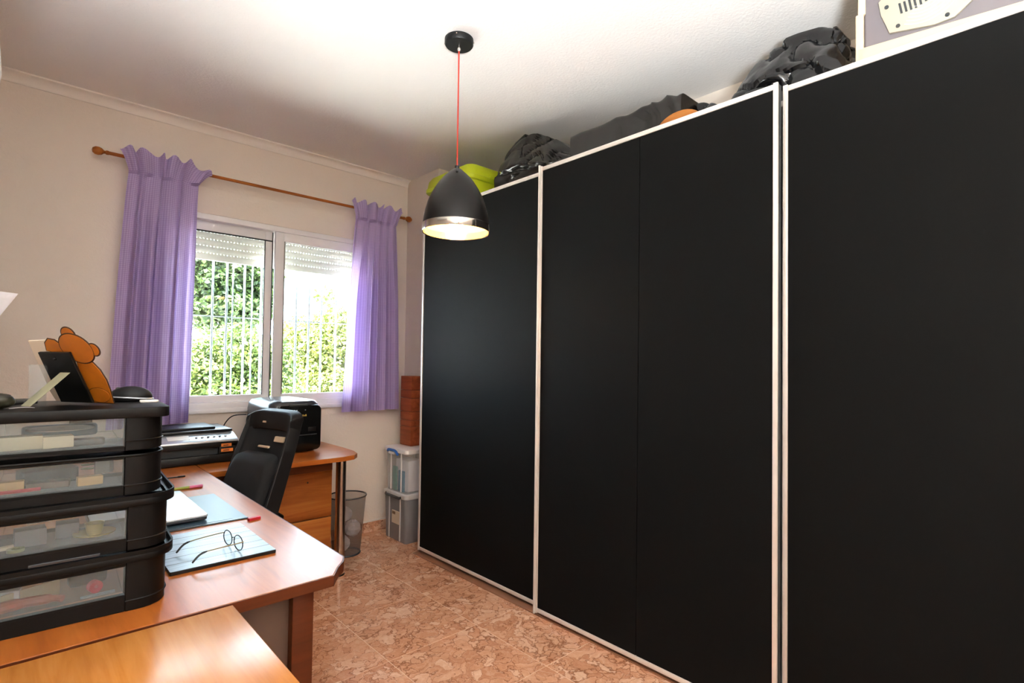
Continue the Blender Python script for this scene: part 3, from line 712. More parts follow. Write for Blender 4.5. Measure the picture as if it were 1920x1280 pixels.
# ------------------------------------------------------------------ plastic drawer tower on the desk
TW = thing('drawer_tower', 'stacked black plastic drawer tower with clear drawer fronts on the desk', 'drawer tower', (.09, 1.60, TZ), math.radians(-2.5))
M['tower'] = pbr('black_tower_plastic', '0a0909', .45, Specular_IOR_Level=.2)
yf, yb = -.155, .150                       # front and back of the tower in its own frame
def tower_unit(z0, z1, wz0, wz1, hw, whw, flange, cx, top):
    r = .055
    def side(s):
        p = [(s*whw, yf)]
        for k in range(9):
            a = -math.pi/2 + (math.pi/2)*k/8; p.append((s*(hw-r+r*math.cos(a)), yf+r+r*math.sin(a)))
        p += [(s*hw, yb), (s*(hw-.010), yb), (s*(hw-.010), yf+.058), (s*whw, yf+.058)]
        p = [(x+cx, y) for x, y in p]
        return p if s > 0 else p[::-1]
    u = MB().prism(side(1), z0, z1-.006).build('side_column', 'tower', TW, .0015, 1)
    MB().prism(side(-1), z0, z1-.006).build('side_column', 'tower', TW, .0015, 1)
    # rails above and below the drawer
    for q0, q1 in ((z0, wz0), (wz1, z1-.006)): box(cx-whw, cx+whw, yf+.002, yf+.02, q0, q1).build('rail', 'tower', u, .001, 1)
    # ribs round the corner column
    for s in (1, -1):
        pts = [(cx+s*whw, yf-.001, z0+.022)] + [(cx+s*(hw-r+(r+.001)*math.cos(a)), yf+r+(r+.001)*math.sin(a), z0+.022) for a in [-math.pi/2+(math.pi/2)*k/8 for k in range(9)]] + [(cx+s*(hw+.001), yb, z0+.022)]
        MB().tube(pts, .0022, 6).build('rib', 'tower', u)
    g = .014 if flange else .004
    o_ = rrect(cx-hw-g, cx+hw+g, yf-g*.6, yb+g*.3, [.062, .02, .02, .062], 8)
    th = .020 if flange else .012
    MB().prism(o_, z1-th, z1-.006).build('shelf', 'tower', u, .002, 2)
    if flange:
        i_ = rrect(cx-hw-g+.004, cx+hw+g-.004, yf-g*.6+.004, yb+g*.3-.004, [.058, .018, .018, .058], 8); k = len(o_)
        lip = MB(); lip.add([(x, y, z1-.006) for x, y in o_]+[(x, y, z1+.003) for x, y in o_]+[(x, y, z1+.003) for x, y in i_]+[(x, y, z1-.006) for x, y in i_],
            [(a*k+j, a*k+(j+1) % k, (a+1)*k+(j+1) % k, (a+1)*k+j) for a in range(3) for j in range(k)])
        lip.build('lip', 'tower', u)
    # drawer: clear tray
    d = box(cx-whw+.001, cx+whw-.001, yf+.004, yf+.007, wz0, wz1).build('drawer', 'drawer_clear', TW, .0008, 1)
    tr = MB(); zb_ = wz0+.002
    tr.box(cx-whw+.003, cx+whw-.003, yf+.022, yb-.012, zb_, zb_+.0015).box(cx-whw+.003, cx-whw+.0045, yf+.022, yb-.012, zb_, wz1-.004).box(cx+whw-.0045, cx+whw-.003, yf+.022, yb-.012, zb_, wz1-.004).box(cx-whw+.003, cx+whw-.003, yb-.0135, yb-.012, zb_, wz1-.004)
    tr.build('tray', 'drawer_clear', d, smooth=0)
    box(cx-whw+.002, cx+whw-.002, yf+.001, yf+.004, wz0-.004, wz0+.001).build('pull_lip', 'tower', d, .0005, 1)
    return wz0
z = lambda a: a-TZ
tower_unit(z(.7405), z(.868), z(.776), z(.838), .186, .106, True, .0, False)
tower_unit(z(.872), z(.990), z(.899), z(.962), .186, .106, True, .0, False)
tower_unit(z(.994), z(1.090), z(1.016), z(1.074), .180, .106, False, -.008, False)
tower_unit(z(1.092), z(1.180), z(1.102), z(1.166), .180, .106, False, -.008, True)
MB().prism(rrect(-.196, .182, yf-.006, yb+.004, [.03, .02, .02, .03], 6), z(1.164), z(1.187)).build('top_cover', 'tower', TW, .003, 2)
box(-.055, .06, yf-.0035, yf+.004, z(.8665)+.006, z(.8665)+.012).build('label_slot', 'gunmetal', TW, .001, 1)
TOPZ = 1.187
# -- things inside the drawers (world positions)
c_, s_ = math.cos(math.radians(-2.5)), math.sin(math.radians(-2.5))
def tw(x, y, zz): return (.09+x*c_-y*s_, 1.60+x*s_+y*c_, zz)
GI = 'odds and ends inside the clear drawers'
def item(name, label, cat, mb, mat, pos, rz=0, bevel=.001):
    o = mb.build(name, mat, None, bevel, 2, loc=pos); o.rotation_euler = (0, 0, rz); return tag(o, label, cat, GI)
def cc(name, col, rough=.5): 
    if name not in M: M[name] = pbr(name, col, rough)
    return name
F1, F2, F3, F4 = 1.1055, 1.0195, .9025, .7795
item('card_box', 'cream card box at the lower left of the top drawer', 'box', box(-.035, .035, -.02, .02, 0, .027), cc('cream_card', 'd9c3a4'), tw(-.075, -.10, F1))
item('card_box', 'small cream box next to the spoon end in the top drawer', 'box', box(-.025, .025, -.02, .02, 0, .024), 'cream_card', tw(-.018+.002, -.105, F1), .06)
item('disc', 'white disc lying flat across the middle of the top drawer', 'disc', MB().lathe([(.008, 0), (.06, 0), (.06, .0015), (.008, .0015), (.008, 0)], 40), 'white', tw(-.01, -.015, F1+.0285), 0, 0)
item('blue_pouch', 'blue-grey pouch behind the white disc in the top drawer', 'pouch', MB().prism(rrect(-.07, .07, -.02, .02, .015), 0, .028), cc('slate_blue', '5f7f94'), tw(-.01, .085, F1), .1, .006)
item('tape_case', 'dark blue case standing at the back of the top drawer', 'case', box(-.022, .022, -.007, .007, 0, .05), cc('dark_blue', '27445a'), tw(.028, .115, F1))
item('brown_pouch', 'dark brown pouch at the front of the top drawer', 'pouch', MB().prism(rrect(-.03, .03, -.018, .018, .01), 0, .014), cc('dark_brown', '3c2f2b'), tw(.035, -.105, F1), -.1, .004)
item('dish', 'small clear dish at the right end of the top drawer', 'dish', MB().lathe([(0, 0), (.018, 0), (.024, .008), (.022, .008), (.017, .002), (0, .002)], 24), 'box_clear', tw(.072, -.09, F1), 0, 0)
item('wooden_block', 'light wooden block at the front of the second drawer', 'block', box(-.022, .022, -.012, .012, 0, .018), cc('pale_wood', 'c99a62'), tw(.040, -.110, F2), .06)
item('wooden_block', 'pale wooden block at the far left of the second drawer', 'block', box(-.022, .022, -.012, .012, 0, .022), 'pale_wood', tw(-.088, -.105, F2), -.04)
item('dark_case', 'dark grey case filling the middle of the second drawer', 'case', MB().prism(rrect(-.05, .05, -.03, .03, .012), 0, .03), cc('dark_grey', '39383b'), tw(-.03, -.02, F2), .2, .005)
item('brown_wallet', 'brown wallet in the second drawer in front of the dark case', 'wallet', box(-.035, .035, -.018, .018, 0, .013), cc('wallet_brown', '5a4034'), tw(-.028, -.092, F2), -.12)
item('white_clip', 'white plastic clip at the right of the second drawer', 'clip', MB().prism([(-.018, -.004), (.01, -.008), (.022, 0), (.008, .008), (-.016, .006)], 0, .04), 'white', tw(.07, .02, F2), .3)
item('red_pencil', 'red pencil lying at the front left of the second drawer', 'pencil', MB().tube([(-.035, 0, .004), (.035, 0, .004)], .004, 6), cc('red_paint', 'b32a34'), tw(-.075, -.126, F2), .05, 0)
item('coil_wire', 'greenish coil of wire at the back of the second drawer', 'wire', MB().tube([(.02*math.cos(a), .02*math.sin(a), .004+.0015*a) for a in [k*.4 for k in range(40)]], .0018, 6), cc('green_wire', '6d7b48'), tw(.05, .05, F2), 0, 0)
item('metal_dish', 'brass coloured cup on a dish at the right of the third drawer', 'dish', MB().lathe([(0, 0), (.012, 0), (.038, .006), (.0385, .008), (.013, .003), (.013, .004), (.018, .028), (.016, .028), (.011, .006), (0, .006)], 28), cc('brass', 'b39a55', .3), tw(.052, -.095, F3), 0, 0)
item('grey_box', 'grey box with a white rim at the middle left of the third drawer', 'box', box(-.025, .025, -.02, .02, 0, .034), cc('mid_grey', '7d787c'), tw(-.055, -.085, F3), .05)
item('grey_box', 'flat grey box behind the brass cup in the third drawer', 'box', box(-.02, .02, -.02, .02, 0, .03), 'mid_grey', tw(.006, -.06, F3), -.06)
item('white_tray', 'white sheet lying at the back of the third drawer', 'sheet', box(-.045, .045, -.03, .03, 0, .003), 'white', tw(-.02, -.02, F3+.0345), .1)
item('green_ring', 'dull green ring at the front left of the third drawer', 'ring', MB().lathe([(.007, 0), (.014, 0), (.014, .006), (.007, .006), (.007, 0)], 20), cc('dull_green', '7b7c4c'), tw(-.075, -.125, F3), 0, 0)
item('wood_strip', 'tan strip lying at the left front corner of the third drawer', 'strip', box(-.018, .018, -.006, .006, 0, .007), 'tan', tw(-.0985+.012, -.120+.02, F3), .2)
item('red_tape_roll', 'small red roll at the right of the bottom drawer', 'roll', MB().lathe([(.004, -.007), (.013, -.007), (.013, .007), (.004, .007), (.004, -.007)], 24), cc('bright_red', 'c2233a'), tw(.055, -.105, F4+.030), 0, 0)
bpy.data.objects['red_tape_roll'].rotation_euler = (math.pi/2, 0, .3)
bpy.data.objects['red_tape_roll'].location.z = F4+.0135
item('envelope', 'cream envelope leaning across the bottom drawer', 'envelope', box(-.05, .05, -.001, .001, 0, .032), 'cream_card', tw(-.05, -.085, F4), .35)
item('red_brown_tool', 'red-brown handled tool lying along the front of the bottom drawer', 'tool', MB().tube(spline([(-.07, 0, .012), (-.02, .004, .013), (.03, 0, .010), (.045, -.01, .008)], 6), [.012]*6+[.010]*6+[.007]*7, 10), cc('red_brown', '9a4a38'), tw(-.045, -.118, F4), .05, 0)
item('paper_packet', 'folded white packet at the far left of the bottom drawer', 'packet', box(-.022, .022, -.010, .010, 0, .035), 'paper', tw(-.088, -.085, F4), -.2)
item('dark_pouch', 'dark pouch at the back right of the bottom drawer', 'pouch', MB().prism(rrect(-.035, .035, -.02, .02, .012), 0, .04), 'dark_grey', tw(.045, -.03, F4), .1, .006)
item('grey_tape', 'long grey tape strip at the right front of the bottom drawer', 'strip', box(-.03, .03, -.004, .004, 0, .004), 'mid_grey', tw(.06, -.127, F4), .02)

# ------------------------------------------------------------------ on top of the tower
# photo frame seen from behind, with a bear-shaped board on its front
aa, tt = math.radians(35), math.radians(26)
e_ = Vector((math.sin(aa), -math.cos(aa), 0)); nb = Vector((-math.cos(aa), -math.sin(aa), 0))
sv = Vector((nb.x*math.sin(tt), nb.y*math.sin(tt), math.cos(tt))); Nn = e_.cross(sv)       # Nn points to the back (camera side), downward
pf = thing('photo_frame', 'small photo frame seen from behind, a flat orange teddy bear on its front', 'photo frame', (.115, 1.585, TOPZ))
def plate(poly, d0, d1, name, mat, parent, bevel=.0006):
    mb = MB(); n = len(poly)
    vs = [e_*u + sv*max(v, .003) + Nn*d0 for u, v in poly] + [e_*u + sv*max(v, .003) + Nn*d1 for u, v in poly]
    fs = [tuple(range(n-1, -1, -1)), tuple(range(n, 2*n))] + [(i, (i+1) % n, n+(i+1) % n, n+i) for i in range(n)]
    lo = min(v.z for v in vs)
    return mb.add(vs, fs).build(name, mat, parent, bevel, 1)
def blob(cu, cv, ru, rv, rot=0, n=28):
    r_ = math.radians(rot); out = []
    for k in range(n):
        a = 2*math.pi*k/n; x, y = ru*math.cos(a), rv*math.sin(a); out.append((cu+x*math.cos(r_)-y*math.sin(r_), cv+x*math.sin(r_)+y*math.cos(r_)))
    return out
def grow(poly, d):
    cx = sum(p[0] for p in poly)/len(poly); cy = sum(p[1] for p in poly)/len(poly)
    return [(p[0]+d*(p[0]-cx)/math.hypot(p[0]-cx, p[1]-cy), p[1]+d*(p[1]-cy)/math.hypot(p[0]-cx, p[1]-cy)) for p in poly]
plate([(-.075, .0065), (-.055, .0065), (.035, .0065), (.035, .1635), (-.071, .160), (-.079, .03)], -.006, -.002, 'white_board', 'board_white', pf)
plate([(-.045, .0105), (.0455, .0105), (.0428, .137), (-.0435, .1365)], .003, .009, 'backing', 'black', pf, .001)
bear = [('bear_body', [(.040, .112), (.060, .116), (.082, .108), (.0925, .090), (.0975, .066), (.0965, .042), (.0905, .0065), (.020, .0065), (.030, .05)]),
        ('bear_foot', blob(.060, .026, .030, .018, 5)),
        ('bear_arm', [(-.028, .138), (-.023, .156), (-.010, .1655), (.006, .162), (.020, .150), (.034, .136), (.02, .125)]),
        ('bear_ear', blob(.0515, .1765, .0165, .0155)), ('bear_ear', blob(.1025, .1405, .0135, .0135)),
        ('bear_head', blob(.0585, .1435, .042, .0335, -18, 36))]
for i, (nm, poly) in enumerate(bear):
    dd = -.0014+.0006*i
    plate([(u, max(v, .004)) for u, v in grow(poly, .0028)], dd-.002, dd, nm+'_edge', 'outline', (bo := plate([(u, max(v, .0045)) for u, v in poly], dd-.0015, dd+.0006, nm, 'orange', pf)))
b0 = e_*.008+sv*.088+Nn*.0092; foot = nb*.095 + e_*-.035
foot.z = .002
wv = e_*.014; top0 = b0; 
ez = MB().hexa([tuple(foot-wv), tuple(foot+wv), tuple(foot+wv+Vector((0, 0, .001))+nb*-.003), tuple(foot-wv+Vector((0, 0, .001))+nb*-.003),
                tuple(top0-wv), tuple(top0+wv), tuple(top0+wv-Nn*.003), tuple(top0-wv-Nn*.003)])
ez.build('easel_leg', 'easel', pf, .0005, 1)
kn = MB().ball(tuple(e_*-.002+sv*.122+Nn*.0092), .0035, 10, 8).build('catch', 'black_gloss', pf)
box(-.0, .001, 0, .001, 0, .001)
gl_ = thing('drinking_glass', 'tall clear drinking glass on the drawer tower behind the frame', 'glass', (.037, 1.578, TOPZ))
MB().lathe([(0, 0), (.014, 0), (.0155, .003), (.0165, .092), (.0150, .092), (.0142, .012), (0, .010)], 28).build('glass_body', 'glass', gl_)
ms = thing('computer_mouse', 'black computer mouse with silver rim on the drawer tower', 'mouse', (.215, 1.645, TOPZ), math.radians(-12))
MB().ball((0, 0, .012), (.046, .03, .026), 28, 14).build('shell', 'black_soft', ms)
o = ms.children[0]
for v_ in o.data.vertices: v_.co.z = max(v_.co.z, .001)
rim = MB().tube([(.047*math.cos(a), .031*math.sin(a), .010+.012*math.cos(a)*-.3) for a in [2*math.pi*k/32 for k in range(33)]], .002, 6); rim.build('rim', 'silver', ms)
MB().ball((-.026, 0, .030), (.006, .003, .006), 10, 8).build('scroll_wheel', 'gunmetal', ms)
pd_ = MB().prism(rrect(-.02, .02, -.011, .011, .01), 0, .006).build('white_charger', 'white', None, .002, loc=(.245, 1.585, TOPZ)); pd_.rotation_euler = (0, 0, -.25); tag(pd_, 'flat white plastic piece in front of the mouse on the tower', 'charger')
lp = MB().ball((0, 0, .016), (.030, .024, .0165), 22, 12, lambda d: 1+.12*noise.noise(d*3)).build('patterned_case', None or pbr('camouflage_print', '2b2a1d', .35, var=.8, vscale=55), None, loc=(-.028, 1.545, TOPZ)); tag(lp, 'small dark camouflage-patterned case at the left edge of the tower top', 'case')
bc = box(-.06, .06, -.035, .035, 0, .009).build('flat_box', 'black', None, .002, loc=(-.02, 1.70, TOPZ)); tag(bc, 'flat black box at the back left of the tower top', 'box')
pp = MB().grid(lambda u, v: (-.02+.04*u, -.006+.012*v, .0012+.002*math.sin(3*u)), 8, 3).build('folded_paper', 'paper', None, loc=(.012, 1.522, TOPZ)); tag(pp, 'narrow folded white paper slip beside the drinking glass', 'paper')

# ------------------------------------------------------------------ on the main desk
mt = thing('desk_pad', 'blue-grey desk pad under the silver laptop', 'desk pad', (.40, 2.222, TZ))
dp = MB().prism(rrect(-.21, .210, -.222, .222, .006), 0, .003).build('pad', pbr('slate_blue_vinyl', '3f5563', .33), mt, .001, 1)
MB().prism(rrect(.02, .165, -.2, .19, .004), .003, .0036).build('inset', pbr('darker_slate_vinyl', '34495a', .3), dp)
box(-.21, .21, -.222, -.214, .003, .0045).build('edge_strip', 'gunmetal', dp)
lt = thing('laptop', 'closed silver laptop resting on the blue-grey desk pad', 'laptop', (.345, 2.262, TZ+.0046), math.radians(0))
MB().prism(rrect(-.155, .150, -.212, .222, .012), .004, .012).build('base', 'gunmetal', lt, .002)
MB().prism(rrect(-.155, .152, -.214, .224, .014), .0125, .021).build('lid', 'silver', lt, .003, 3)
for x in (-.13, .12):
    for y in (-.18, .19): MB().lathe([(0, 0), (.008, 0), (.007, .004), (0, .004)], 12, (x, y, 0)).build('foot', 'black', lt)
def plank_print():
    m = NM('whitewashed_plank_print'); vec = m.coord(scale=(1, 1, 1)); sep = m.n('ShaderNodeSeparateXYZ'); m.l(vec, sep.inputs[0])
    mu = m.n('ShaderNodeMath', operation='MULTIPLY'); mu.inputs[1].default_value = 1/.057; m.l(sep.outputs[1], mu.inputs[0])
    fr = m.n('ShaderNodeMath', operation='FRACT'); m.l(mu.outputs[0], fr.inputs[0])
    line = m.ramp(fr.outputs[0], [(.0, (1, 1, 1, 1)), (.07, (1, 1, 1, 1)), (.11, (0, 0, 0, 1)), (1, (0, 0, 0, 1))])
    v2 = m.coord(scale=(3, 40, 1)); n = m.noise(v2, 3, 5, .6)
    c = m.ramp(n.outputs['Fac'], [(.3, S('6f8798')), (.6, S('9db2c0')), (.8, S('bccbd4'))])
    m.l(m.mix(line, c, S('1f2c36')), m.b.inputs['Base Color']); m.set(Roughness=.3); return m.m
tm = thing('place_mat', 'whitewashed plank-print board with a black edge in front of the laptop', 'mat', (.36, 1.765, TZ))
MB().prism(rrect(-.058, .205, -.168, .168, .004), 0, .009).build('board', 'black', tm, .001, 1)
MB().prism(rrect(-.057, .204, -.167, .167, .004), .009, .0098).build('print', plank_print(), tm)
# spectacles standing on their lenses with the temples to the left
sp = thing('spectacles', 'metal-rimmed spectacles lying open on the plank-print board', 'spectacles', (.475, 1.69, TZ+.0098), math.radians(8))
for i, s in enumerate((-1, 1)):
    yc = s*.034
    loop = [(.004*math.cos(a)*0, yc+.0275*math.cos(a), .0225+.0205*math.sin(a)) for a in [2*math.pi*k/28 for k in range(29)]]
    r_ = MB().tube(loop, .0015, 6).build('rim', 'gunmetal', sp)
    MB().add([(0, yc, .0225)] + [(0.0006, p[1], p[2]) for p in loop[:-1]], [(0, 1+k, 1+(k+1) % 28) for k in range(28)]).build('lens', 'lens', r_)
    tpl = spline([(0, s*.060, .030), (-.004, s*.064, .031), (-.06, s*.062, .030), (-.105, s*.058, .026), (-.128, s*.056, .006)], 6)
    te = MB().tube(tpl, .0016, 6).build('temple', pbr('brass_temple', 'a79a72', .3, .8) if i == 0 else bpy.data.materials['brass_temple'], sp)
    MB().tube(tpl[-9:], [.0014]+[.0028]*7+[.0022], 8).build('temple_tip', 'black', te)
MB().tube(spline([(0, -.010, .026), (.002, 0, .030), (0, .010, .026)], 5), .0012, 6).build('bridge', 'gunmetal', sp)
def small(name, label, cat, parts, loc, rz):
    t = thing(name, label, cat, loc, rz)
    for n, mb, mt_ in parts: mb.build(n, mt_, t, .0008 if n in ('cap', 'body') else 0, 1)
    return t
small('highlighter_pen', 'pink and green highlighter pen lying behind the laptop', 'pen', [('body', MB().tube([(-.075, 0, .007), (.0, 0, .007)], [.006, .0068], 10), cc('olive_green', '8a9438')), ('cap', MB().tube([(0.0, 0, .007), (.05, 0, .007)], .007, 10), cc('pink_plastic', 'c9668a'))], (.555, 2.605, TZ), .02)
small('usb_stick', 'small red plastic stick at the corner of the desk pad', 'stick', [('body', box(-.018, .012, -.008, .008, 0, .009), cc('signal_red', 'b3202c')), ('cap', box(.012, .022, -.008, .008, 0, .009), 'bright_red')], (.618, 1.972, TZ), .18)
small('ballpoint_pen', 'thin black pen lying near the printer on the main desk', 'pen', [('body', MB().tube([(-.07, 0, .004), (.025, 0, .004)], .003, 8), 'black'), ('cap', MB().tube([(.02, 0, .0045), (.05, 0, .0045)], .0042, 8), 'black')], (.545, 2.878, TZ), .02)

# ------------------------------------------------------------------ printer on the return desk
pr_ = thing('printer', 'black all-in-one printer with a silver control panel under the left curtain', 'printer', (.675, 3.34, TZ))
bx = MB(); bx.box(-.225, .225, -.19, .20, .004, .045).box(-.225, .225, -.165, .20, .045, .100).box(-.225, -.15, -.19, -.165, .045, .100).box(.13, .225, -.19, -.165, .045, .100).box(-.225, .225, -.19, .20, .085, .118)
bo = bx.build('body', 'black', pr_, .003)
box(-.15, .13, -.166, -.160, .046, .085).build('output_slot', 'gasket', bo)
cp = MB().hexa([(-.222, -.198, .112), (.222, -.198, .112), (.222, -.10, .140), (-.222, -.10, .140), (-.222, -.196, .122), (.222, -.196, .122), (.222, -.10, .152), (-.222, -.10, .152)]).build('control_panel', 'silver', pr_, .002)
def on_panel(x, y): return (x, -.196+y, .1225+y*.3125)
for k in range(9):
    x0 = (-.20+.022*(k % 3)) if k < 3 else (.03+.028*(k-3)); p = on_panel(x0, .045)
    MB().lathe([(0, 0), (.007, 0), (.006, .003), (0, .003)], 12, p).build('button', 'gunmetal' if k % 2 else 'alu_side', cp)
MB().hexa([on_panel(-.10, .03), on_panel(.0, .03), on_panel(.0, .075), on_panel(-.10, .075)] + [tuple(Vector(on_panel(a, b))+Vector((0, 0, .0015))) for a, b in ((-.10, .03), (.0, .03), (.0, .075), (-.10, .075))]).build('display', 'white', cp)
box(-.222, .222, -.095, .20, .119, .150).build('scanner', 'black', pr_, .003)
sl_ = box(-.218, .218, -.10, .20, .153, .168).build('scanner_lid', 'black', pr_, .004)
box(-.20, .14, -.07, .16, .169, .182).build('document_flap', 'black_soft', sl_, .003)
for i, (zz, w_) in enumerate(((.085, .05), (.058, .058))):
    box(.14, .14+w_, -.1912, -.1898, zz, zz+.016).build('sticker', cc('orange_sticker', 'd97a2e'), bo)
    box(.15, .15+w_*.5, -.1918, -.1911, zz+.005, zz+.009).build('sticker_text', 'black', bo)
for x in (-.19, .19):
    for y in (-.16, .17): box(x-.01, x+.01, y-.01, y+.01, 0, .005).build('foot', 'black', pr_)

# rounded black machine
dvc = thing('black_machine', 'rounded black plastic machine on the return desk under the window', 'machine', (1.222, 3.40, TZ), math.radians(3))
rs = [.045, .05, .05, .045]
lv = [(.128, .185, .03, .004), (.142, .198, .045, .02), (.150, .205, .05, .06), (.152, .207, .05, .15), (.151, .206, .05, .25), (.147, .202, .055, .288), (.135, .190, .06, .306), (.105, .160, .06, .314)]
bd = rr_loft(lv, 'shell', 'gunmetal', dvc, 8)
fpn = MB(); 
fpn.prism([(x, zz) for x, zz in rrect(-.118, .146, .012, .283, [.03, .035, .02, .02], 6)], -.213, -.19, 'y'); fo = fpn.build('front_panel', 'black_gloss', dvc, .004, 2)
box(-.05, .06, -.2145, -.16, .279, .290).build('paper_slot', 'gasket', dvc, .002)
for x in (-.02, -.006, .045): box(x-.003, x+.003, -.2142, -.2125, .252, .257).build('indicator', 'silver', fo)
for k, x in enumerate((.005, .014, .0225, .031, .040, .049)): box(x-.003, x+.003, -.2142, -.2125, .217, .228 if k % 2 else .225).build('gold_letter', cc('gold_print', 'b79a4c', .4), fo)
box(.065, .115, -.2145, -.2125, .125, .150).build('display', 'black', fo, .0008)
box(.0, .118, -.2165, -.2125, .103, .109).build('trim_line', 'gunmetal', fo, .001)
for x in (-.1, .1):
    for y in (-.14, .15): MB().lathe([(0, 0), (.012, 0), (.012, .006), (0, .006)], 12, (x, y, 0)).build('foot', 'black', dvc)
cb = MB().tube(spline([(1.06, 3.56, .95), (.99, 3.60, .94), (.95, 3.63, .88), (.94, 3.64, .80), (.96, 3.63, .744)], 8), .0035, 6).build('power_cable', 'black', None); tag(cb, 'thin black power cable looping from the rounded machine', 'cable')

# ------------------------------------------------------------------ office chair at the desk
ch = thing('office_chair', 'black office chair with a mesh back at the corner of the two desks', 'chair', (.805, 2.66, 0), math.atan2(-.273, -.962))
# local frame: +x is the facing direction, +y is the sitter's left
lean = math.tan(math.radians(19))
def bk(xo, y, zz): return (-.075+xo-(zz-.80)*lean, y, zz)
def shell_pt(u, v):          # u across 0..1, v up 0..1
    y = (u-.5)*.37*(1-.12*v**3); zz = .50+.555*v
    wing = (abs(2*u-1))**5*.085*(1-.25*v); topc = -.035*smoothstep(.80, 1.0, v)*0
    curl = .030*smoothstep(.86, 1.0, v)
    zz -= .035*(abs(2*u-1))**6*v
    return Vector(bk(wing+curl*.6, y, zz))
mesh_back = MB(); mesh_back.grid(lambda u, v: tuple(shell_pt(.06+.88*u, .05+.80*v)), 30, 24)
mb_o = mesh_back.build('mesh_back', 'black_fabric', ch)
md = mb_o.modifiers.new('thick', 'SOLIDIFY'); md.thickness = .006
fr = MB()
def band(path_uv, w, d):
    pass
outer = [(0.0, v) for v in [k/20 for k in range(21)]]
for s in (0, 1):
    side_ = MB(); vs = []; N_ = 24
    for k in range(N_+1):
        v = k/N_; yo = (s-.5)*.37*(1-.12*v**3); sg = 1 if s else -1
        zz = .44+.60*v; xw = .012+.045*(1-.3*v); rear = -.026+.006*v
        if v > .9: zz -= .02*(v-.9)*10
        for (xo, yy) in ((xw, yo+sg*.004), (xw+.004, yo-sg*.006), (xw-.02, yo-sg*.018), (rear+.02, yo-sg*.022), (rear, yo-sg*.014), (rear, yo+sg*.002)):
            vs.append(bk(xo, yy, zz))
    fs = [(k*6+j, k*6+(j+1) % 6, (k+1)*6+(j+1) % 6, (k+1)*6+j) for k in range(N_) for j in range(6)] + [tuple(range(6)), tuple(N_*6+j for j in range(6))]
    side_.add(vs, fs).build('side_frame', 'black_soft', ch, .002, 1)
tb = MB(); vs = []; N_ = 24
for k in range(N_+1):
    u = k/N_; y = (u-.5)*.345; e6 = abs(2*u-1)**6
    base_z = 1.045-.030*e6
    for (xo, dz) in ((.030, .0), (.033, -.012), (.016, -.085), (.010, -.09), (-.016, -.08), (-.018, -.01), (-.012, .006)):
        vs.append(bk(xo+.02*e6*(1 if xo > 0 else 0), y, base_z+dz))
fs = [(k*7+j, k*7+(j+1) % 7, (k+1)*7+(j+1) % 7, (k+1)*7+j) for k in range(N_) for j in range(7)] + [tuple(range(7)), tuple(N_*7+j for j in range(7))]
tb.add(vs, fs).build('top_rail', 'black_soft', ch, .002, 1)
def add_opening(y0, y1, z0, z1, nm='opening_patch'):  # tan blocks standing in for openings that show the wall behind
    x_ = .012
    MB().hexa([bk(x_, y0, z0), bk(x_+.012, y0, z0), bk(x_+.012, y1, z0), bk(x_, y1, z0), bk(x_, y0, z1), bk(x_+.012, y0, z1), bk(x_+.012, y1, z1), bk(x_, y1, z1)]).build(nm, 'tan', ch, .002, 1)
pdm = MB(); 
def pad(u, v):
    a = 2*math.pi*u; ex = .32; cx_, sx_ = math.cos(a), math.sin(a)
    y = .158*math.copysign(abs(cx_)**ex, cx_); zz = .655+.20*math.copysign(abs(sx_)**ex, sx_)
    k = [0, .85, 1, .97, .80, .0][int(round(v*5))]; dpt = [.0, .0, .02, .055, .072, .078][int(round(v*5))]
    return bk(.012+dpt, y*max(k, .01) if v < 1 else y*.02, .655+(zz-.655)*(max(k, .01) if v < 1 else .02))
pdm.grid(pad, 48, 5); pdm.build('back_cushion', 'black_fabric', ch, smooth=60, weld=True)
ctr = MB().prism(rrect(-.10, .36, -.225, .225, .07, 8), .43, .50).build('seat', 'black_fabric', ch, .018, 3)
MB().tube([(-.02, 0, .43), (-.12, 0, .40), (-.17, 0, .52), bk(-.05, 0, .60)], .022, 8).build('back_bracket', 'black', ch)
MB().lathe([(0, .09), (.028, .09), (.028, .30), (.022, .30), (.022, .41), (.07, .41), (.07, .43), (0, .43)], 20, (.12, 0, 0)).build('gas_lift', 'black', ch)
for k in range(5):
    a = 2*math.pi*k/5+.3; c, s = math.cos(a), math.sin(a)
    lg_ = MB().tube([(.12+c*.03, s*.03, .105), (.12+c*.16, s*.16, .085), (.12+c*.27, s*.27, .07)], [.024, .02, .015], 8).build('base_arm', 'black', ch)
    MB().lathe([(0, -.02), (.020, -.02), (.026, -.012), (.026, .012), (.020, .02), (0, .02)], 16).build('caster', 'black', lg_).matrix_local = Matrix.Translation((.12+c*.27, s*.27, .0262)) @ Matrix.Rotation(a, 4, 'Z') @ Matrix.Rotation(math.pi/2, 4, 'X')
add_opening(-.075, -.045, .985, 1.010); add_opening(.055, .125, .905, .930); add_opening(-.05, .03, .872, .882)

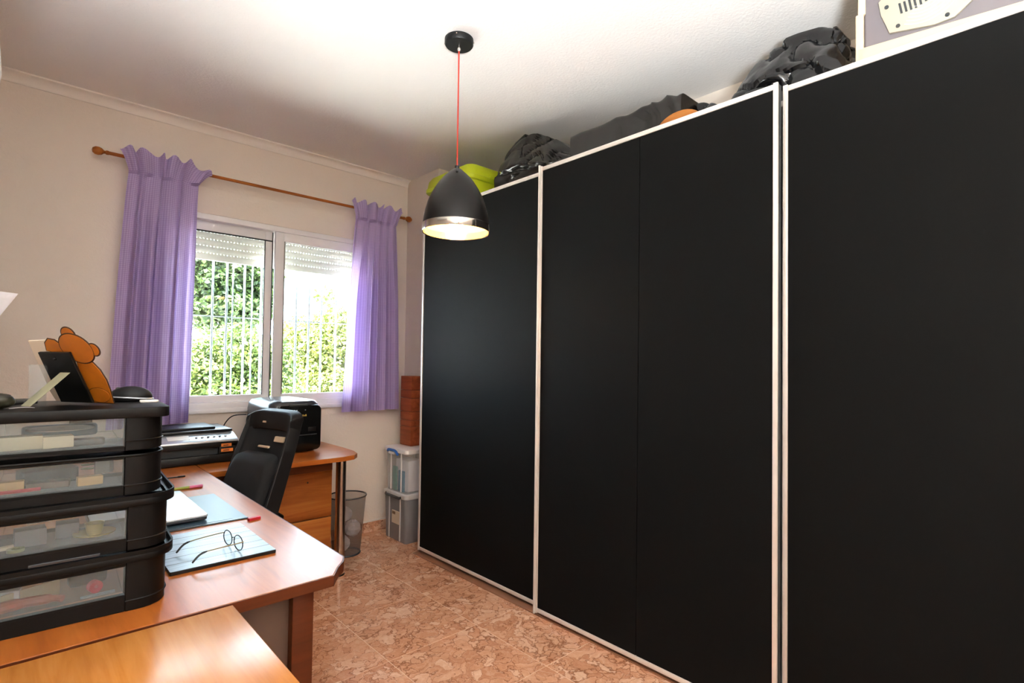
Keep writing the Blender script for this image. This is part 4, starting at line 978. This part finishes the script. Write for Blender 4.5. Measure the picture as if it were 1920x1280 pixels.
# ------------------------------------------------------------------ waste bin, storage boxes, boards in the corner
wbn = thing('waste_bin', 'dark wire-mesh waste bin holding paper beside the return desk', 'waste bin', (1.66, 3.40, 0))
MB().lathe([(0, .004), (.088, .004), (.090, .010), (.122, .385)], 40).build('mesh_wall', 'bin_mesh', wbn)
MB().tube([(.123*math.cos(a), .123*math.sin(a), .386) for a in [2*math.pi*k/48 for k in range(49)]], .005, 8).build('rim', 'gunmetal', wbn)
MB().tube([(.089*math.cos(a), .089*math.sin(a), .006) for a in [2*math.pi*k/48 for k in range(49)]], .006, 8).build('base_ring', 'gunmetal', wbn)
for i, (x, y, zz, r, lab) in enumerate(((-.02, .02, .065, .055, 'crumpled pale paper ball at the bottom of the waste bin'), (.035, -.015, .165, .058, 'crumpled pale paper ball halfway up in the waste bin'), (-.02, -.01, .268, .05, 'crumpled pale paper ball near the top of the waste bin'))):
    rb = random.Random(i)
    o = MB().ball((0, 0, 0), r, 22, 14, lambda d: 1-.28*abs(noise.noise(d*2.6+Vector((i*5, 0, 0))))-.1*abs(noise.noise(d*7))).build('paper_ball', 'paper', None, smooth=20, loc=(1.66+x, 3.40+y, zz)); tag(o, lab, 'paper', 'paper in the waste bin')

def stor(name, label, cxy, z0, hx, hy, hgt, bmat, lmat, lid_over):
    t = thing(name, label, 'storage box', (cxy[0], cxy[1], z0))
    b = rr_loft([(hx-.012, hy-.015, .02, 0), (hx-.010, hy-.013, .022, .006), (hx-.002, hy-.003, .025, hgt-.03)], 'body', bmat, t, 5, True)
    for s in (-1, 1):
        for q in (-.5, .45): box(-hx-.001+(.0 if s < 0 else 2*hx-.004), -hx+.005+(.0 if s < 0 else 2*hx-.004), q*hy*1.0-.006, q*hy*1.0+.006, .01, hgt-.032).build('side_rib', lmat, b, .001, 1)
    l = rr_loft([(hx+lid_over, hy+lid_over, .025, hgt-.032), (hx+lid_over+.003, hy+lid_over+.003, .027, hgt-.026), (hx+lid_over, hy+lid_over, .025, hgt-.004), (hx+lid_over-.008, hy+lid_over-.008, .022, hgt)], 'lid', lmat, t)
    return t, b, l
sx, sy = 2.147, 3.425
M['lid_clear'] = clear('pale_translucent_lid', (.9, .92, .92, 1), .7, .3, base=(.75, .75, .74, 1))
t1, b1, l1 = stor('storage_box', 'smoky grey plastic storage box on the floor, lowest of the corner stack', (sx, sy), 0, .112, .155, .345, 'box_smoke', 'lid_clear', .004)
box(-.114, -.109, -.075, .028, .125, .215).build('label_card', cc('pale_label', 'cfc2ab'), b1)
box(-.1146, -.1135, -.02, .022, .188, .208).build('label_print', cc('brown_print', '7a5f38'), b1)
MB().tube([(-.118, .11, .325), (-.124, .10, .318), (-.124, -.09, .318), (-.118, -.10, .325)], .009, 8).build('handle', 'gunmetal', l1)
t2, b2, l2 = stor('storage_box', 'clear plastic storage box with a blue handle on top of the grey one', (sx, sy+.003), .345, .105, .148, .318, 'box_clear', 'white', .006)
hd = MB().tube(spline([(-.112, .10, .288), (-.122, .075, .300), (-.124, .03, .302), (-.122, -.02, .298), (-.114, -.045, .270)], 6), .009, 10).build('handle', cc('bright_blue', '2464b8'), l2)
box(-.126, -.112, -.012, .07, .272, .290).build('clip', 'white', l2, .003)
for i, (x0, y0, dx_, dy_, h_, mt_, lab) in enumerate(((-.088, .02, .012, .05, .17, cc('sea_green', '6fa79c'), 'green booklet standing inside the clear storage box'), (-.088, -.08, .012, .07, .15, cc('sea_blue', '5b93ab'), 'blue booklet standing inside the clear storage box'), (-.06, -.10, .12, .17, .22, 'paper', 'white papers stacked inside the clear storage box'))):
    o = box(0, dx_, 0, dy_, 0, h_).build('booklet' if i < 2 else 'paper_stack', mt_, None, .001, 1, loc=(sx+x0, sy+y0, .352)); tag(o, lab, 'booklet' if i < 2 else 'paper')
pk2 = thing('wood_board_stack', 'reddish wooden boards stacked upright on the clear storage box', 'boards', (2.205, 3.50, .663))
zz = 0
for hgt in (.145, .045, .065, .10, .06, .105):
    box(-.052, .05, -.09, .06, zz+.0008, zz+hgt-.0015).build('plank', wood('red_board', '74371c', '944a28', 'ad6239', 'Y', .5) if 'red_board' not in bpy.data.materials else bpy.data.materials['red_board'], pk2, .0035, 2); zz += hgt

# ------------------------------------------------------------------ at the left edge: air conditioner and a curling sheet of paper
ac = thing('wall_air_conditioner', 'white wall air conditioner just showing at the left picture edge', 'air conditioner', (XL, 1.65, 1.95))
apf = [(0, 0), (.15, .0), (.215, .018), (.262, .055), (.284, .105), (.289, .150), (.283, .205), (.262, .262), (.235, .290), (0, .30)]
MB().prism(apf, -.45, .46, 'y').build('casing', 'white', ac, .004)
box(.09, .19, -.38, .38, -.004, .004).build('air_flap', 'cream', ac, .002)
ps = MB(); ps.grid(lambda u, v: (XL+.004+(.336-.115*v)*u-.0*v, 2.4+.05*math.sin(u*2.2)-.04*u, 1.29+.21*(1-v)+.012*math.sin(3*u)), 16, 10)
po = ps.build('paper_sheet', 'paper', None); md = po.modifiers.new('t', 'SOLIDIFY'); md.thickness = .0006
tag(po, 'white sheet of paper curling off the left wall at the picture edge', 'paper')
